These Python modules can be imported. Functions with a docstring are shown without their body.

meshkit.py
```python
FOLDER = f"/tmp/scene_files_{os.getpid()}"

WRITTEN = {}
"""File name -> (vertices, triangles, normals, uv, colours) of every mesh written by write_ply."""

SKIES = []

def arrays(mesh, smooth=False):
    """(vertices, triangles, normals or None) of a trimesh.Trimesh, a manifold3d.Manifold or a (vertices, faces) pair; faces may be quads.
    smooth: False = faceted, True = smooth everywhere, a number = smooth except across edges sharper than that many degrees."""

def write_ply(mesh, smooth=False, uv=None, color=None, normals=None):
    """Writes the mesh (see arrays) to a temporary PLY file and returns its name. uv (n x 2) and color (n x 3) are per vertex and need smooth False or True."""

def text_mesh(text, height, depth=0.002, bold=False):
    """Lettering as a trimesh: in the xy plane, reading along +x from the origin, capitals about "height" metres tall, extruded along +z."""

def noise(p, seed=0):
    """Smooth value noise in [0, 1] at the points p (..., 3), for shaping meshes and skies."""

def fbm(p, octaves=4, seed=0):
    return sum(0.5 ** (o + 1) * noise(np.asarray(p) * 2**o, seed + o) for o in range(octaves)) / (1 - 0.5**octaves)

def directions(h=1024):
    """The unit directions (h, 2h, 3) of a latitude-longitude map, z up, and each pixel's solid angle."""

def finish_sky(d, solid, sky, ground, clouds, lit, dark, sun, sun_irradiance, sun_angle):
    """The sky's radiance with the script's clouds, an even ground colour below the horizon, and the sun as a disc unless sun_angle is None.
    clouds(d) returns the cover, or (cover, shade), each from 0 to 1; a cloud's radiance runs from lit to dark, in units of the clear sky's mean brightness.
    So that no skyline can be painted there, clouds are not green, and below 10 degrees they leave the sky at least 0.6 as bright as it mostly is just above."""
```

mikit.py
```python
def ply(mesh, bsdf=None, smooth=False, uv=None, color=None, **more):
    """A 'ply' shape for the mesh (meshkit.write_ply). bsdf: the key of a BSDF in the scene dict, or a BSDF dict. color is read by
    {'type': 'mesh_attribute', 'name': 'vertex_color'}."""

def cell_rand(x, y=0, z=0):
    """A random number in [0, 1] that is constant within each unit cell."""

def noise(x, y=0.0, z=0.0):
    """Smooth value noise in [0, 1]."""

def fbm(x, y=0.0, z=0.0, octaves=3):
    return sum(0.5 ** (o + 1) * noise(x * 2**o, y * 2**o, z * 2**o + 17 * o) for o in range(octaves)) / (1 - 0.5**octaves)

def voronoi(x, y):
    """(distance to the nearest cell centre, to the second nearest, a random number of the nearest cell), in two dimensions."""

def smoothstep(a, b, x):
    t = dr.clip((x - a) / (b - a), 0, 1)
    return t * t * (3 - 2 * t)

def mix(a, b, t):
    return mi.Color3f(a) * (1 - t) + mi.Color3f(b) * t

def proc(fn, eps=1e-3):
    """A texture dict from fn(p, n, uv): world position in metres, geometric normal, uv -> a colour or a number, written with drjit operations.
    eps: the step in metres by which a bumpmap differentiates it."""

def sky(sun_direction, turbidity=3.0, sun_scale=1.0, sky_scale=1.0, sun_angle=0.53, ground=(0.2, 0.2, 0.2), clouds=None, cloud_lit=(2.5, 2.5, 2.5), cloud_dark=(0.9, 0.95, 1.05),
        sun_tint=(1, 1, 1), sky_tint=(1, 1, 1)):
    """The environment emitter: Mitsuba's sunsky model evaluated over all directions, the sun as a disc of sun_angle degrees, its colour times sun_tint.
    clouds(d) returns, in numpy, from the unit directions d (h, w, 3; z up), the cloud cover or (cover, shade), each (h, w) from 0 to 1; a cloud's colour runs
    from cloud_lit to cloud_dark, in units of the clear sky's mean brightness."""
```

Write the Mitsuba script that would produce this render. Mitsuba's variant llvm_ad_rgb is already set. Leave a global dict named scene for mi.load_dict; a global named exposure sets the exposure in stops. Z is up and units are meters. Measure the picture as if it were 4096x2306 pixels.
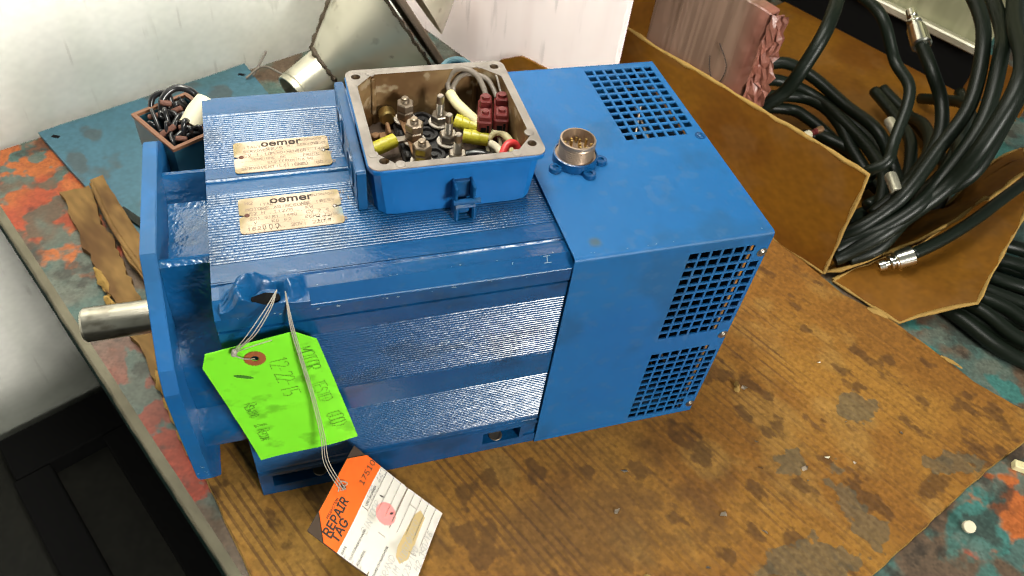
import math, random, numpy as np, trimesh, drjit as dr, mitsuba as mi, mikit, meshkit
from mikit import noise, fbm, voronoi, cell_rand, smoothstep, mix, proc
from shapely.geometry import Polygon, Point, box as sbox
from shapely.ops import unary_union
from shapely import affinity
T = mi.ScalarTransform4f
S = 0.236                       # metres per unit: one unit is the height of the motor's fan cowl
scene, labels = {}, {}
rng = random.Random(7)
nrg = np.random.default_rng(7)
# ---------------------------------------------------------------- camera, lamps, exposure
CAM = np.array([-0.7751, -1.4182, 2.5799])
RIGHT = np.array([0.95485154, -0.27964673, 0.10028079]); DOWN = np.array([-0.14234614, -0.72694057, -0.67178492]); FWD = np.array([0.26076064, 0.62718028, -0.73392696])
exposure = 0.18
scene['camera'] = dict(type='thinlens', fov=66.95, fov_axis='x', aperture_radius=.0011, focus_distance=2.5*S, near_clip=0.01, far_clip=100.0,
    to_world=T().look_at(origin=(CAM*S).tolist(), target=((CAM+FWD)*S).tolist(), up=(-DOWN).tolist()))
def rgb(*c): return {'type': 'rgb', 'value': [float(x) for x in c]}
scene['ambient'] = dict(type='constant', radiance=rgb(.15, .16, .145))
# ---------------------------------------------------------------- helpers
E1 = np.array([.905, .427, 0]); E1 = E1/np.linalg.norm(E1); E2 = np.array([-E1[1], E1[0], 0])
def bp(a, b, z=0.0): return E1*a+E2*b+np.array([0, 0, z])      # bench coordinates: along the bench, towards the wall
def ref(b): return {'type': 'ref', 'id': b}
def numbered(k):
    if k not in scene and k not in labels: return k
    i = 1
    while f'{k}_{i:03d}' in scene or f'{k}_{i:03d}' in labels: i += 1
    return f'{k}_{i:03d}'
def add(key, mesh, bsdf, smooth=False, **more):
    key = numbered(key)
    if isinstance(mesh, (list, tuple)) and not isinstance(mesh[0], np.ndarray): mesh = cat(mesh)
    v, f = (np.array(mesh.vertices)*S, np.array(mesh.faces)) if hasattr(mesh, 'vertices') else (np.asarray(mesh[0])*S, np.asarray(mesh[1]))
    m = trimesh.Trimesh(v, f, process=False)
    if smooth not in (False, True): m.merge_vertices()
    scene[key] = mikit.ply(m, bsdf, smooth, **more)
    return key
def tag(key, label=None, category=None, group=None, kind=None):
    labels[key] = {k: v for k, v in dict(label=label, category=category, group=group, kind=kind).items() if v}
    return key
def cat(ms): return trimesh.util.concatenate([m for m in ms])
def hull(pts): return trimesh.convex.convex_hull(np.asarray(pts, float))
def bx(x0, x1, y0, y1, z0, z1, c=0.0):
    if c <= 0:
        m = trimesh.creation.box((x1-x0, y1-y0, z1-z0)); m.apply_translation(((x0+x1)/2, (y0+y1)/2, (z0+z1)/2)); return m
    p = []
    for x, sx in ((x0, 1), (x1, -1)):
        for y, sy in ((y0, 1), (y1, -1)):
            for z, sz in ((z0, 1), (z1, -1)):
                p += [(x+sx*c, y+sy*c, z), (x+sx*c, y, z+sz*c), (x, y+sy*c, z+sz*c)]
    return hull(p)
def frame(m, o, ex, ey, ez):
    A = np.eye(4); A[:3, 0], A[:3, 1], A[:3, 2], A[:3, 3] = ex, ey, ez, o
    m = m.copy(); m.apply_transform(A)
    if np.linalg.det(A[:3, :3]) < 0: m.invert()
    return m
def basis(d):
    d = np.asarray(d, float); d = d/np.linalg.norm(d)
    a = np.cross(d, [0, 0, 1] if abs(d[2]) < .9 else [1, 0, 0]); a /= np.linalg.norm(a)
    return a, np.cross(d, a), d
def lathe(prof, p, q, n=32):
    """prof: (distance along p->q, radius) list; a solid or shell of revolution."""
    p, q = np.asarray(p, float), np.asarray(q, float)
    a, b, d = basis(q-p); ang = np.arange(n)*2*np.pi/n
    v = np.concatenate([p+d*h+r*(np.cos(ang)[:, None]*a+np.sin(ang)[:, None]*b) for h, r in prof])
    f = []
    for i in range(len(prof)-1):
        for j in range(n):
            k = (j+1) % n; f += [[i*n+j, i*n+k, (i+1)*n+k], [i*n+j, (i+1)*n+k, (i+1)*n+j]]
    return trimesh.Trimesh(v, f, process=False)
def cyl(p, q, r, n=24, c=0.0):
    L = np.linalg.norm(np.asarray(q, float)-np.asarray(p, float))
    pr = [(0, 1e-5), (0, r-c), (c, r), (L-c, r), (L, r-c), (L, 1e-5)] if c > 0 else [(0, 1e-5), (0, r), (L, r), (L, 1e-5)]
    return lathe(pr, p, q, n)
def spline(pts, n=10):
    p = np.asarray(pts, float)
    if len(p) == 2: return np.linspace(p[0], p[1], n+1)
    p = np.vstack([2*p[0]-p[1], p, 2*p[-1]-p[-2]]); out = []
    for i in range(1, len(p)-2):
        t = np.linspace(0, 1, n, endpoint=False)[:, None]
        a, b, c, d = p[i-1], p[i], p[i+1], p[i+2]
        out.append(.5*((2*b)+(-a+c)*t+(2*a-5*b+4*c-d)*t**2+(-a+3*b-3*c+d)*t**3))
    return np.vstack(out+[p[-2][None]])
def tube(pts, r, sides=12, n=10, caps=True, raw=False):
    p = np.asarray(pts, float) if raw else spline(pts, n)
    t = np.gradient(p, axis=0); t /= np.linalg.norm(t, axis=1, keepdims=True)
    a = basis(t[0])[0]; A = []
    for d in t:
        a = a-d*(a@d); a = a/np.linalg.norm(a); A.append(a)
    A = np.array(A); B = np.cross(t, A); ang = np.arange(sides)*2*np.pi/sides
    R = np.broadcast_to(np.asarray(r, float), (len(p),))
    v = p[:, None]+R[:, None, None]*(np.cos(ang)[None, :, None]*A[:, None]+np.sin(ang)[None, :, None]*B[:, None])
    m = len(p); f = []
    for i in range(m-1):
        for j in range(sides):
            k = (j+1) % sides; f += [[i*sides+j, i*sides+k, (i+1)*sides+k], [i*sides+j, (i+1)*sides+k, (i+1)*sides+j]]
    v = v.reshape(-1, 3)
    if caps:
        v = np.vstack([v, p[:1], p[-1:]]); c0, c1 = m*sides, m*sides+1
        for j in range(sides):
            k = (j+1) % sides; f += [[c0, k, j], [c1, (m-1)*sides+j, (m-1)*sides+k]]
    return trimesh.Trimesh(v, f, process=False)
def ext(poly, h0, h1):
    ms = [trimesh.creation.extrude_polygon(g, h1-h0, engine='earcut') for g in getattr(poly, 'geoms', [poly]) if g.area > 1e-9]
    m = cat(ms); m.apply_translation((0, 0, h0)); return m
def ext_x(poly, x0, x1):         # polygon in (y, z), extruded along x
    m = ext(poly, x0, x1); m.vertices = m.vertices[:, [2, 0, 1]]; return m
def ext_y(poly, y0, y1):         # polygon in (x, z), extruded along y
    m = ext(poly, 0, y1-y0); v = m.vertices; m.vertices = np.column_stack([v[:, 0], y1-v[:, 2], v[:, 1]]); return m
def rough_poly(pts, step, amp, seed, keep=()):
    """Closed polygon whose edges wander like torn card; keep: edge numbers left clean."""
    g = np.random.default_rng(seed); out = []; n = len(pts); pts = np.asarray(pts, float)
    for i in range(n):
        a, b = pts[i], pts[(i+1) % n]; L = np.linalg.norm(b-a); k = max(1, int(L/step))
        nn = np.array([-(b-a)[1], (b-a)[0]])/max(L, 1e-9); w = 0
        for j in range(k):
            q = a+(b-a)*j/k
            if j and i not in keep:
                w = .6*w+g.normal(0, amp); q = q+nn*w
            out.append(q)
    p = Polygon(out)
    return p if p.is_valid else p.buffer(0)
def sheet3(poly, o, ex, ey, th, bend=None, step=None):
    """A thin plate: polygon in the plane (o; ex, ey), th thick along ex x ey."""
    ex, ey = np.asarray(ex, float), np.asarray(ey, float); ez = np.cross(ex, ey); ez /= np.linalg.norm(ez)
    m = ext(poly, 0, th)
    if step: m = m.subdivide_to_size(step)
    v = m.vertices.copy()
    off = bend(v[:, 0], v[:, 1]) if bend else 0
    m.vertices = np.asarray(o)+v[:, :1]*ex+v[:, 1:2]*ey+(v[:, 2]+off)[:, None]*ez
    return m
# ---------------------------------------------------------------- writing
GL = {'A': '002640|1333', 'B': '0006364533 03|33424130 00'.replace(' ', ''), 'C': '4536160502103041', 'D': '00062644422000', 'E': '46060040|0333', 'G': '4536150501103042|4222', 'H': '0006|4046|0343',
 'I': '2026', 'J': '3631201001', 'K': '0006|460340', 'L': '060040', 'M': '0006234640', 'N': '00064046', 'O': '1605011030414536160516', 'P': '0006364434 03'.replace(' ', ''), 'R': '0006364433 0340'.replace(' ', ''),
 'S': '453616050433 42413010 01'.replace(' ', ''), 'T': '0646|2620', 'U': '060110304146', 'V': '062046', 'W': '0610234046', 'X': '0046|0640', 'Y': '062346|2320', '&': '4015 263623 02102042'.replace(' ', ''),
 '0': '160501103041453616', '1': '152620', '2': '05163645440040', '3': '0516364533|33424030 1001'.replace(' ', ''), '4': '3036024 2'.replace(' ', ''), '5': '4606033342413010', '6': '4516030110304133 03'.replace(' ', ''),
 '7': '064610', '8': '3316052636453342301001 33'.replace(' ', ''), '9': '4433030516364530', '-': '0333', '/': '0046', '.': '2021', ' ': '', "'": '2625'}
def strokes(text, h, w=None, slant=0.0, jit=0.0, gap=.35, seed=1, wf=.55):
    """Thin single-line lettering as 2-D quads: (n,4,2)."""
    g = np.random.default_rng(seed); w = w or h*.07; quads = []; x = 0.0
    for ch in text:
        s = GL.get(ch.upper(), '')
        k = h*(1.0 if ch == ch.upper() else .72)
        dx, dy = g.normal(0, jit*h, 2)
        for line in s.split('|'):
            P = [np.array([x+int(line[i])/4*k*wf+dx, int(line[i+1])/6*k+dy])+g.normal(0, jit*h*.5, 2) for i in range(0, len(line)-1, 2)]
            for a, b in zip(P[:-1], P[1:]):
                d = b-a; L = np.linalg.norm(d)
                if L < 1e-9: continue
                nn = np.array([-d[1], d[0]])/L*w/2; e = d/L*w*.3
                quads.append([a-nn-e, b-nn+e, b+nn+e, a+nn-e])
        x += k*wf+gap*h*wf
    q = np.array(quads); q[..., 0] += slant*q[..., 1]
    return q
def quad_mesh(q, f):
    v = f(q.reshape(-1, 2)); n = len(q); i = np.arange(n)[:, None]*4
    return trimesh.Trimesh(v, np.vstack([i+np.array([[0, 1, 2]]), i+np.array([[0, 2, 3]])]), process=False)
def rects(rs):
    return np.array([[(a, c), (b, c), (b, d), (a, d)] for a, b, c, d in rs], float)
def on_plane(o, ex, ey, lift):
    ex, ey = np.asarray(ex), np.asarray(ey); n = np.cross(ex, ey)
    return lambda q: np.asarray(o)+q[:, :1]*ex+q[:, 1:]*ey+n*lift
def printed(text, h, o, ex, ey, lift, bold=False, sx=1.0):
    m = meshkit.text_mesh(text, h, depth=.0008, bold=bold); v = m.vertices
    n = np.cross(ex, ey); m.vertices = np.asarray(o)+v[:, :1]*sx*np.asarray(ex)+v[:, 1:2]*np.asarray(ey)+(v[:, 2:]+lift)*n
    return m
# ---------------------------------------------------------------- materials
def principled(**k): return dict(type='principled', **k)
def two(b): return dict(type='twosided', bsdf=b)
def bump(b, fn, scale, eps=4e-4): return dict(type='bumpmap', nested=b, texture=proc(fn, eps), scale=scale)
def plain(name, c, rough=.5, metal=0.0, spec=.5, **k):
    scene[name] = two(principled(base_color=rgb(*c), roughness=rough, metallic=metal, **({} if metal else {'specular': spec}), **k)); return name
def U(p): return p/S
def f_blue(p, n, uv):
    q = U(p); a = fbm(q.x*3, q.y*3, q.z*3, 4); b = fbm(q.x*30+9, q.y*30, q.z*30, 3)
    c = mix((.002, .046, .140), (.003, .058, .160), smoothstep(.3, .7, a))  # darker than the cowl blue: shadow over the housing put into the colour
    c = mix(c, (.004, .024, .060), smoothstep(.52, .74, fbm(q.x*6+2, q.y*9, q.z*9, 5))*.6)
    c = mix(c, (.035, .07, .10), smoothstep(.60, .85, b)*.35)
    return c
def f_sheetblue(p, n, uv):
    q = U(p); a = fbm(q.x*2.2+3, q.y*2.2, q.z*2.2, 4); b = fbm(q.x*26, q.y*26, q.z*26, 3)
    c = mix((.0035, .078, .235), (.005, .088, .245), smoothstep(.3, .7, a))
    sp = dr.sqrt(dr.square(q.x-.075-.02*b)+dr.square(q.y-.062)+dr.square(q.z-1))      # a small oily spot near the front edge
    c = mix(c, (.05, .07, .05), smoothstep(.03, .004, sp)*.7)
    c = mix(c, (.010, .060, .135), smoothstep(.50, .72, fbm(q.x*5+4, q.y*5, q.z*3, 5))*.45)
    return mix(c, (.05, .11, .20), smoothstep(.58, .8, b)*.25)
def f_dash(p, n, uv):
    q = U(p)
    return noise(q.x*38, q.y*170, q.z*170)*.6+noise(q.x*150+7, q.y*120, q.z*120)*.4
def f_peel(p, n, uv):
    q = U(p); return fbm(q.x*90, q.y*90, q.z*90, 2)
def f_cast(p, n, uv):
    q = U(p); return fbm(q.x*75, q.y*75, q.z*75, 3)
scene['blue_ribbed'] = two(bump(principled(base_color=proc(f_blue), roughness=.24, specular=.62), f_dash, .00026))
scene['blue_smooth'] = two(bump(principled(base_color=proc(f_blue), roughness=.30, specular=.5), f_peel, .00006))
scene['blue_sheet'] = two(bump(principled(base_color=proc(f_sheetblue), roughness=.5, specular=.36), f_peel, .00006))
scene['blue_cast'] = two(bump(principled(base_color=proc(f_blue), roughness=.16, specular=.7), f_cast, .0006))
scene['blue_box'] = two(bump(principled(base_color=rgb(.003, .098, .300), roughness=.45, specular=.5), f_peel, .0001))
def f_rawalu(p, n, uv):
    q = U(p); a = fbm(q.x*14, q.y*14, q.z*14, 4)
    return mix((.16, .14, .122), (.235, .205, .18), smoothstep(.3, .68, a))
scene['raw_cast_metal'] = two(principled(base_color=proc(f_rawalu), roughness=.5, metallic=.25))
def f_grime(p, n, uv):
    q = U(p); a = fbm(q.x*9, q.y*9, q.z*9, 4); b = fbm(q.x*25+5, q.y*25, q.z*25, 3)
    c = mix((.17, .105, .045), (.09, .045, .014), smoothstep(.38, .62, a))
    return mix(c, (.36, .30, .20), smoothstep(.6, .8, b)*.5)
scene['grimy_metal'] = two(principled(base_color=proc(f_grime), roughness=.55, specular=.4))
def f_steel(p, n, uv):
    q = U(p); a = fbm(q.x*8, q.y*8, q.z*8, 4); b = noise(q.x*6, q.y*90, q.z*90)
    return mix(mix((.40, .37, .30), (.58, .55, .46), smoothstep(.3, .7, a)*.7+.3*b), (.20, .17, .12), smoothstep(.55, .75, fbm(q.x*14, q.y*20, q.z*20, 4))*.7)
scene['steel'] = two(principled(base_color=proc(f_steel), roughness=.27, metallic=1.0))
def f_tin(p, n, uv):
    q = U(p); a = fbm(q.x*4, q.y*4, q.z*4, 4); b = fbm(q.x*13, q.y*13, q.z*13, 3)
    c = mix((.60, .57, .46), (.44, .42, .32), smoothstep(.35, .7, a))
    return mix(c, (.16, .11, .06), smoothstep(.66, .82, b)*.5)
scene['dull_steel'] = two(principled(base_color=proc(f_tin), roughness=.33, metallic=.65))
plain('chrome', (.80, .78, .68), .18, 1.0); plain('dark_bolt', (.30, .24, .18), .38, .9); plain('bolt', (.44, .39, .33), .3, 1.0); plain('dirty_washer', (.36, .32, .27), .5); plain('copper_brown', (.22, .12, .06), .45, .6)
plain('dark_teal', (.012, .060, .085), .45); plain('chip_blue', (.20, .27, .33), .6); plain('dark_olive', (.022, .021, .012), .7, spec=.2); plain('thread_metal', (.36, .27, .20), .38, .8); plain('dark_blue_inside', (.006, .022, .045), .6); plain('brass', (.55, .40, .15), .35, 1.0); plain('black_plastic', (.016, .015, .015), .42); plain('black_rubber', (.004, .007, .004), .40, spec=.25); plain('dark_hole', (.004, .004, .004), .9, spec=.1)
plain('black_wire', (.012, .012, .013), .22); plain('grey_wire', (.16, .135, .11), .45); plain('cream', (.60, .54, .30), .5); plain('yellow_crimp', (.37, .33, .022), .35)
plain('red_wire', (.55, .04, .04), .4); plain('red_plastic', (.10, .013, .012), .4); plain('white_print', (.60, .58, .54), .5); plain('ink', (.045, .035, .03), .7, spec=.1); plain('ink_soft', (.22, .165, .12), .7, spec=.1)
plain('pencil', (.38, .36, .33), .7, spec=.1); plain('green_ink', (.05, .17, .02), .7, spec=.1); plain('string', (.30, .275, .23), .8); plain('rust', (.095, .036, .022), .7); plain('weld', (.07, .05, .03), .6, .3)
plain('orange_gasket', (.14, .058, .026), .6); plain('worn_cream', (.55, .50, .36), .6); plain('eyelet_red', (.25, .075, .022), .6)
plain('orange_card', (.80, .125, .012), .55); plain('pink_sticker', (.95, .28, .26), .5); plain('dark_card', (.05, .03, .018), .8); plain('dark_frame', (.003, .003, .003), .9, spec=.1); plain('teal_print', (.02, .10, .07), .6)
def f_green(p, n, uv):
    q = U(p); a = fbm(q.x*16, q.y*16, q.z*16, 4)
    return mix((.17, .66, .02), (.11, .44, .015), smoothstep(.56, .74, a)*.8)
scene['green_card'] = two(principled(base_color=proc(f_green), roughness=.55, specular=.4))
def f_white_card(p, n, uv):
    q = U(p); a = fbm(q.x*12, q.y*12, q.z*12, 3)
    return mix((.66, .62, .55), (.50, .46, .38), smoothstep(.5, .75, a))
scene['white_card'] = two(principled(base_color=proc(f_white_card), roughness=.6, specular=.3))
scene['stain_card'] = two(principled(base_color=rgb(.50, .37, .17), roughness=.6, specular=.3))
def f_plate(p, n, uv):
    q = U(p); a = fbm(q.x*13, q.y*13, 0, 4); b = fbm(q.x*40, q.y*40, 0, 2)
    c = mix((.50, .385, .285), (.40, .30, .20), smoothstep(.35, .65, a))
    e = dr.minimum(dr.abs(q.x+.915), dr.abs(q.x+.622))
    c = mix(c, (.22, .16, .06), smoothstep(.055, .0, e)*smoothstep(.40, .66, a+.12)*.9)
    return mix(c, (.05, .19, .27), smoothstep(-.66, -.615, q.x)*smoothstep(.40, .32, q.y)*smoothstep(.35, .6, b)*.8)
scene['nameplate_metal'] = two(principled(base_color=proc(f_plate), roughness=.45, specular=.5))
def bench_uv(p):
    q = U(p); return q.x*float(E1[0])+q.y*float(E1[1]), q.x*float(E2[0])+q.y*float(E2[1]), q.z
def f_bench(p, n, uv):
    a, b, z = bench_uv(p)
    w1 = fbm(a*5, b*4, 1.0, 6); w2 = fbm(a*4.6+20, b*4.6, 4.0, 6); w5 = fbm(a*11+7, b*8, 6.0, 6); w3 = fbm(a*24, b*24, z*24, 3); w4 = noise(a*110, b*110, 3.0)
    c = mix((.120, .140, .112), (.070, .128, .112), smoothstep(.36, .60, fbm(a*6+5, b*6, 2.0, 4)))
    c = mix(c, (.125, .075, .045), smoothstep(.44, .58, w1)*.9)
    d = dr.sqrt(dr.square((a+.88)/.30)+dr.square((b-2.45)/.52))                         # the big patch of bare primer by the wall
    d2 = dr.sqrt(dr.square((a-1.45)/.42)+dr.square((b+1.62)/.40))
    pr = dr.maximum(smoothstep(1.12, .90, d+(w2-.5)*2.6), smoothstep(1.1, .92, d2+(w2-.5)*2.4))
    c = mix(c, mix((.42, .115, .028), (.36, .060, .022), smoothstep(.4, .6, w1)), pr*smoothstep(.62, .54, fbm(a*7+3, b*7, 7.0, 5)))
    edge = smoothstep(.34, .14, a+1.12)*smoothstep(1.9, .6, b)                            # red primer chipped free along the left edge
    c = mix(c, (.30, .042, .018), edge*smoothstep(.50, .55, w5*.6+w2*.4))
    c = mix(c, (.05, .17, .15), smoothstep(.56, .66, fbm(a*5.4+31, b*5.4, 9.0, 5))*smoothstep(.4, 1.2, a))
    c = mix(c, (.035, .030, .024), smoothstep(.60, .76, fbm(a*9+11, b*9, 5.0, 5))*.7)
    return c*(.40+.40*w3+.32*w4)
def f_dent(p, n, uv):
    a, b, z = bench_uv(p); return fbm(a*12, b*12, z*12, 4)
scene['bench_paint'] = two(bump(principled(base_color=proc(f_bench), roughness=.48, specular=.4), f_dent, .0012))
def f_edge(p, n, uv):
    a, b, z = bench_uv(p); w = fbm(a*9, b*9, z*20, 4)
    c = mix((.008, .026, .022), (.22, .20, .14), smoothstep(-.042, -.027, z+.03*(w-.5)))
    return c*(.45+.45*w)
scene['bench_edge'] = two(principled(base_color=proc(f_edge), roughness=.85, specular=.08))
STAINS = [(1.373, -.15, .08, .06), (.97, -.314, .10, .04), (1.12, -.54, .06, .15), (1.62, -.47, .12, .05), (.82, -.72, .16, .10), (-.1, -.75, .3, .12), (.35, -.9, .3, .15)]
def f_card(p, n, uv):
    q = U(p); a, b, z = bench_uv(p)
    w = fbm(a*2.2, b*2.2, 0, 4); g = fbm(a*34, b*5, 0, 4); s = fbm(a*13, b*9, 3, 5); fine = fbm(a*80, b*80, z*70, 2)
    flute = .5+.5*dr.sin(a*2*math.pi/.0295+1.6*noise(a*4, b*2.2))
    vis = .35+.65*smoothstep(.36, .58, fbm(a*1.9+3, b*1.3, 5, 4))
    c = mix((.255, .120, .020), (.190, .080, .013), smoothstep(.34, .66, w))
    c = mix(c, (.275, .150, .036), smoothstep(.52, .72, fbm(a*6+9, b*4, 2, 5))*.6)
    c = mix(c, (.085, .040, .013), smoothstep(.50, .95, flute)*vis*smoothstep(.34, .60, g)*.68)
    c = mix(c, (.055, .026, .010), smoothstep(.60, .72, s)*.65)
    c = mix(c, (.060, .028, .011), smoothstep(.9, .1, dr.sqrt(dr.square((q.x-.05)/.85)+dr.square((q.y+.38)/.42))+(s-.5)*1.6)*.6)   # darker zone in front of the motor
    for x, y, rx, ry in STAINS:
        d = dr.sqrt(dr.square((q.x-x)/rx)+dr.square((q.y-y)/ry))+(fbm(q.x*19, q.y*19, 1, 5)-.5)*2.1
        c = mix(c, (.072, .070, .046), smoothstep(1.05, .85, d)*.62)
    return c*(.70+.6*fine)
def f_flute(p, n, uv):
    a, b, z = bench_uv(p)
    return dr.sin(a*2*math.pi/.0295+1.6*noise(a*4, b*2.2))*.35+fbm(a*20, b*9, 0, 3)*1.3
scene['card_sheet'] = two(bump(principled(base_color=proc(f_card), roughness=.72, specular=.25), f_flute, .0007))
def f_boxcard(p, n, uv):
    q = U(p); w = fbm(q.x*2.5, q.y*2.5, q.z*2.5, 4); g = fbm(q.x*40, q.y*40, q.z*40, 2); s = fbm(q.x*5+8, q.y*5, q.z*5, 4)
    c = mix((.165, .066, .003), (.125, .044, .002), smoothstep(.35, .65, w))
    return mix(c, (.16, .075, .02), smoothstep(.56, .74, s)*.4)*(.82+.36*g)
scene['box_card'] = two(bump(principled(base_color=proc(f_boxcard), roughness=.7, specular=.25), f_dent, .0006))
scene['torn_edge'] = two(bump(principled(base_color=rgb(.30, .185, .055), roughness=.8, specular=.1), f_cast, .0016))
def f_wall(p, n, uv):
    a, b, z = bench_uv(p); w = fbm(a*7, b*7, z*.8, 4); s = fbm(a*28, b*28, z*3, 3); d = fbm(a*40, b*40, z*40, 2)
    c = mix((.90, .885, .815), (.86, .855, .775), smoothstep(.35, .7, w))
    c = mix(c, (.55, .53, .46), smoothstep(.70, .86, s)*.35)
    low = smoothstep(-1.0, -2.1, z+(fbm(a*2, b*2, z*2, 3)-.5)*1.2)                          # shade below bench height, painted into the wall colour
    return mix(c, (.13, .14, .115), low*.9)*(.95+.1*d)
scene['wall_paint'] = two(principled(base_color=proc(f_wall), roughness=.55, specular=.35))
def f_panel(p, n, uv):
    a, b, z = bench_uv(p); w = fbm(a*9, b*9, z*.7, 4); s = fbm(b*22, z*3, 1, 3)
    return mix(mix((.88, .78, .77), (.84, .73, .72), smoothstep(.4, .7, w)), (.45, .40, .40), smoothstep(.68, .85, s)*.35)
scene['panel_paint'] = two(principled(base_color=proc(f_panel), roughness=.5, specular=.35))
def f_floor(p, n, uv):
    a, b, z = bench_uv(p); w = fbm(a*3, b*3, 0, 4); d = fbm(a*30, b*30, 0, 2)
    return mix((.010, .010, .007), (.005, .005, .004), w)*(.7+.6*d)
scene['floor_concrete'] = two(principled(base_color=proc(f_floor), roughness=.8, specular=.2))
def f_rustplate(p, n, uv):
    q = U(p); w = fbm(q.x*6, q.y*6, q.z*6, 4)
    return mix((.105, .080, .058), (.16, .115, .075), w)
scene['rust_plate'] = two(principled(base_color=proc(f_rustplate), roughness=.6, specular=.4))
def f_oldblue(p, n, uv):
    a, b, z = bench_uv(p); w = fbm(a*3, b*3, 1, 4); s = fbm(a*7+4, b*7, 2, 4); d = fbm(a*60, b*60, 0, 2)
    c = mix((.055, .145, .175), (.060, .165, .225), smoothstep(.35, .65, w))
    return mix(c, (.075, .085, .080), smoothstep(.55, .70, s)*.7)*(.58+.22*d)
scene['old_blue_paint'] = two(bump(principled(base_color=proc(f_oldblue), roughness=.45, specular=.45), f_dent, .0004))
def f_brushed(p, n, uv):
    a, b, z = bench_uv(p); w = noise(b*45, z*3, 0)*.6+fbm(b*6, z*6, 0, 3)*.5
    return mix((.20, .205, .12), (.34, .33, .21), w)
scene['brushed_steel'] = two(principled(base_color=proc(f_brushed), roughness=.5, metallic=.3))
def f_film(p, n, uv):
    a, b, z = bench_uv(p); w = noise(b*70, z*2.5, 0)*.5+fbm(b*12, z*3, 2, 4)*.5
    c = mix((.135, .090, .062), (.205, .140, .100), smoothstep(.3, .7, w))
    r = smoothstep(.74, .58, b+.05*w)*.9+smoothstep(.66, .50, z)*.5+.18
    return mix(c, (.22, .062, .044), dr.clip(r, 0, 1)*(.4+.6*w))
def f_crinkle(p, n, uv):
    a, b, z = bench_uv(p); k = smoothstep(.70, .58, b)
    return noise(b*60, z*5, 0)*.35+fbm(a*14, b*14, z*10, 3)*2.0*k
scene['film_wrap'] = two(bump(principled(base_color=proc(f_film), roughness=.38, specular=.4, clearcoat=.15, clearcoat_gloss=.8), f_crinkle, .0022))
def f_strip(p, n, uv):
    a, b, z = bench_uv(p); w = fbm(a*6, b*3, 0, 4); d = fbm(a*50, b*12, 0, 2)
    return mix((.20, .115, .038), (.10, .05, .018), smoothstep(.35, .65, w))*(.7+.5*d)
scene['strip_card'] = two(bump(principled(base_color=proc(f_strip), roughness=.75, specular=.2), f_dent, .0012))
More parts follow.
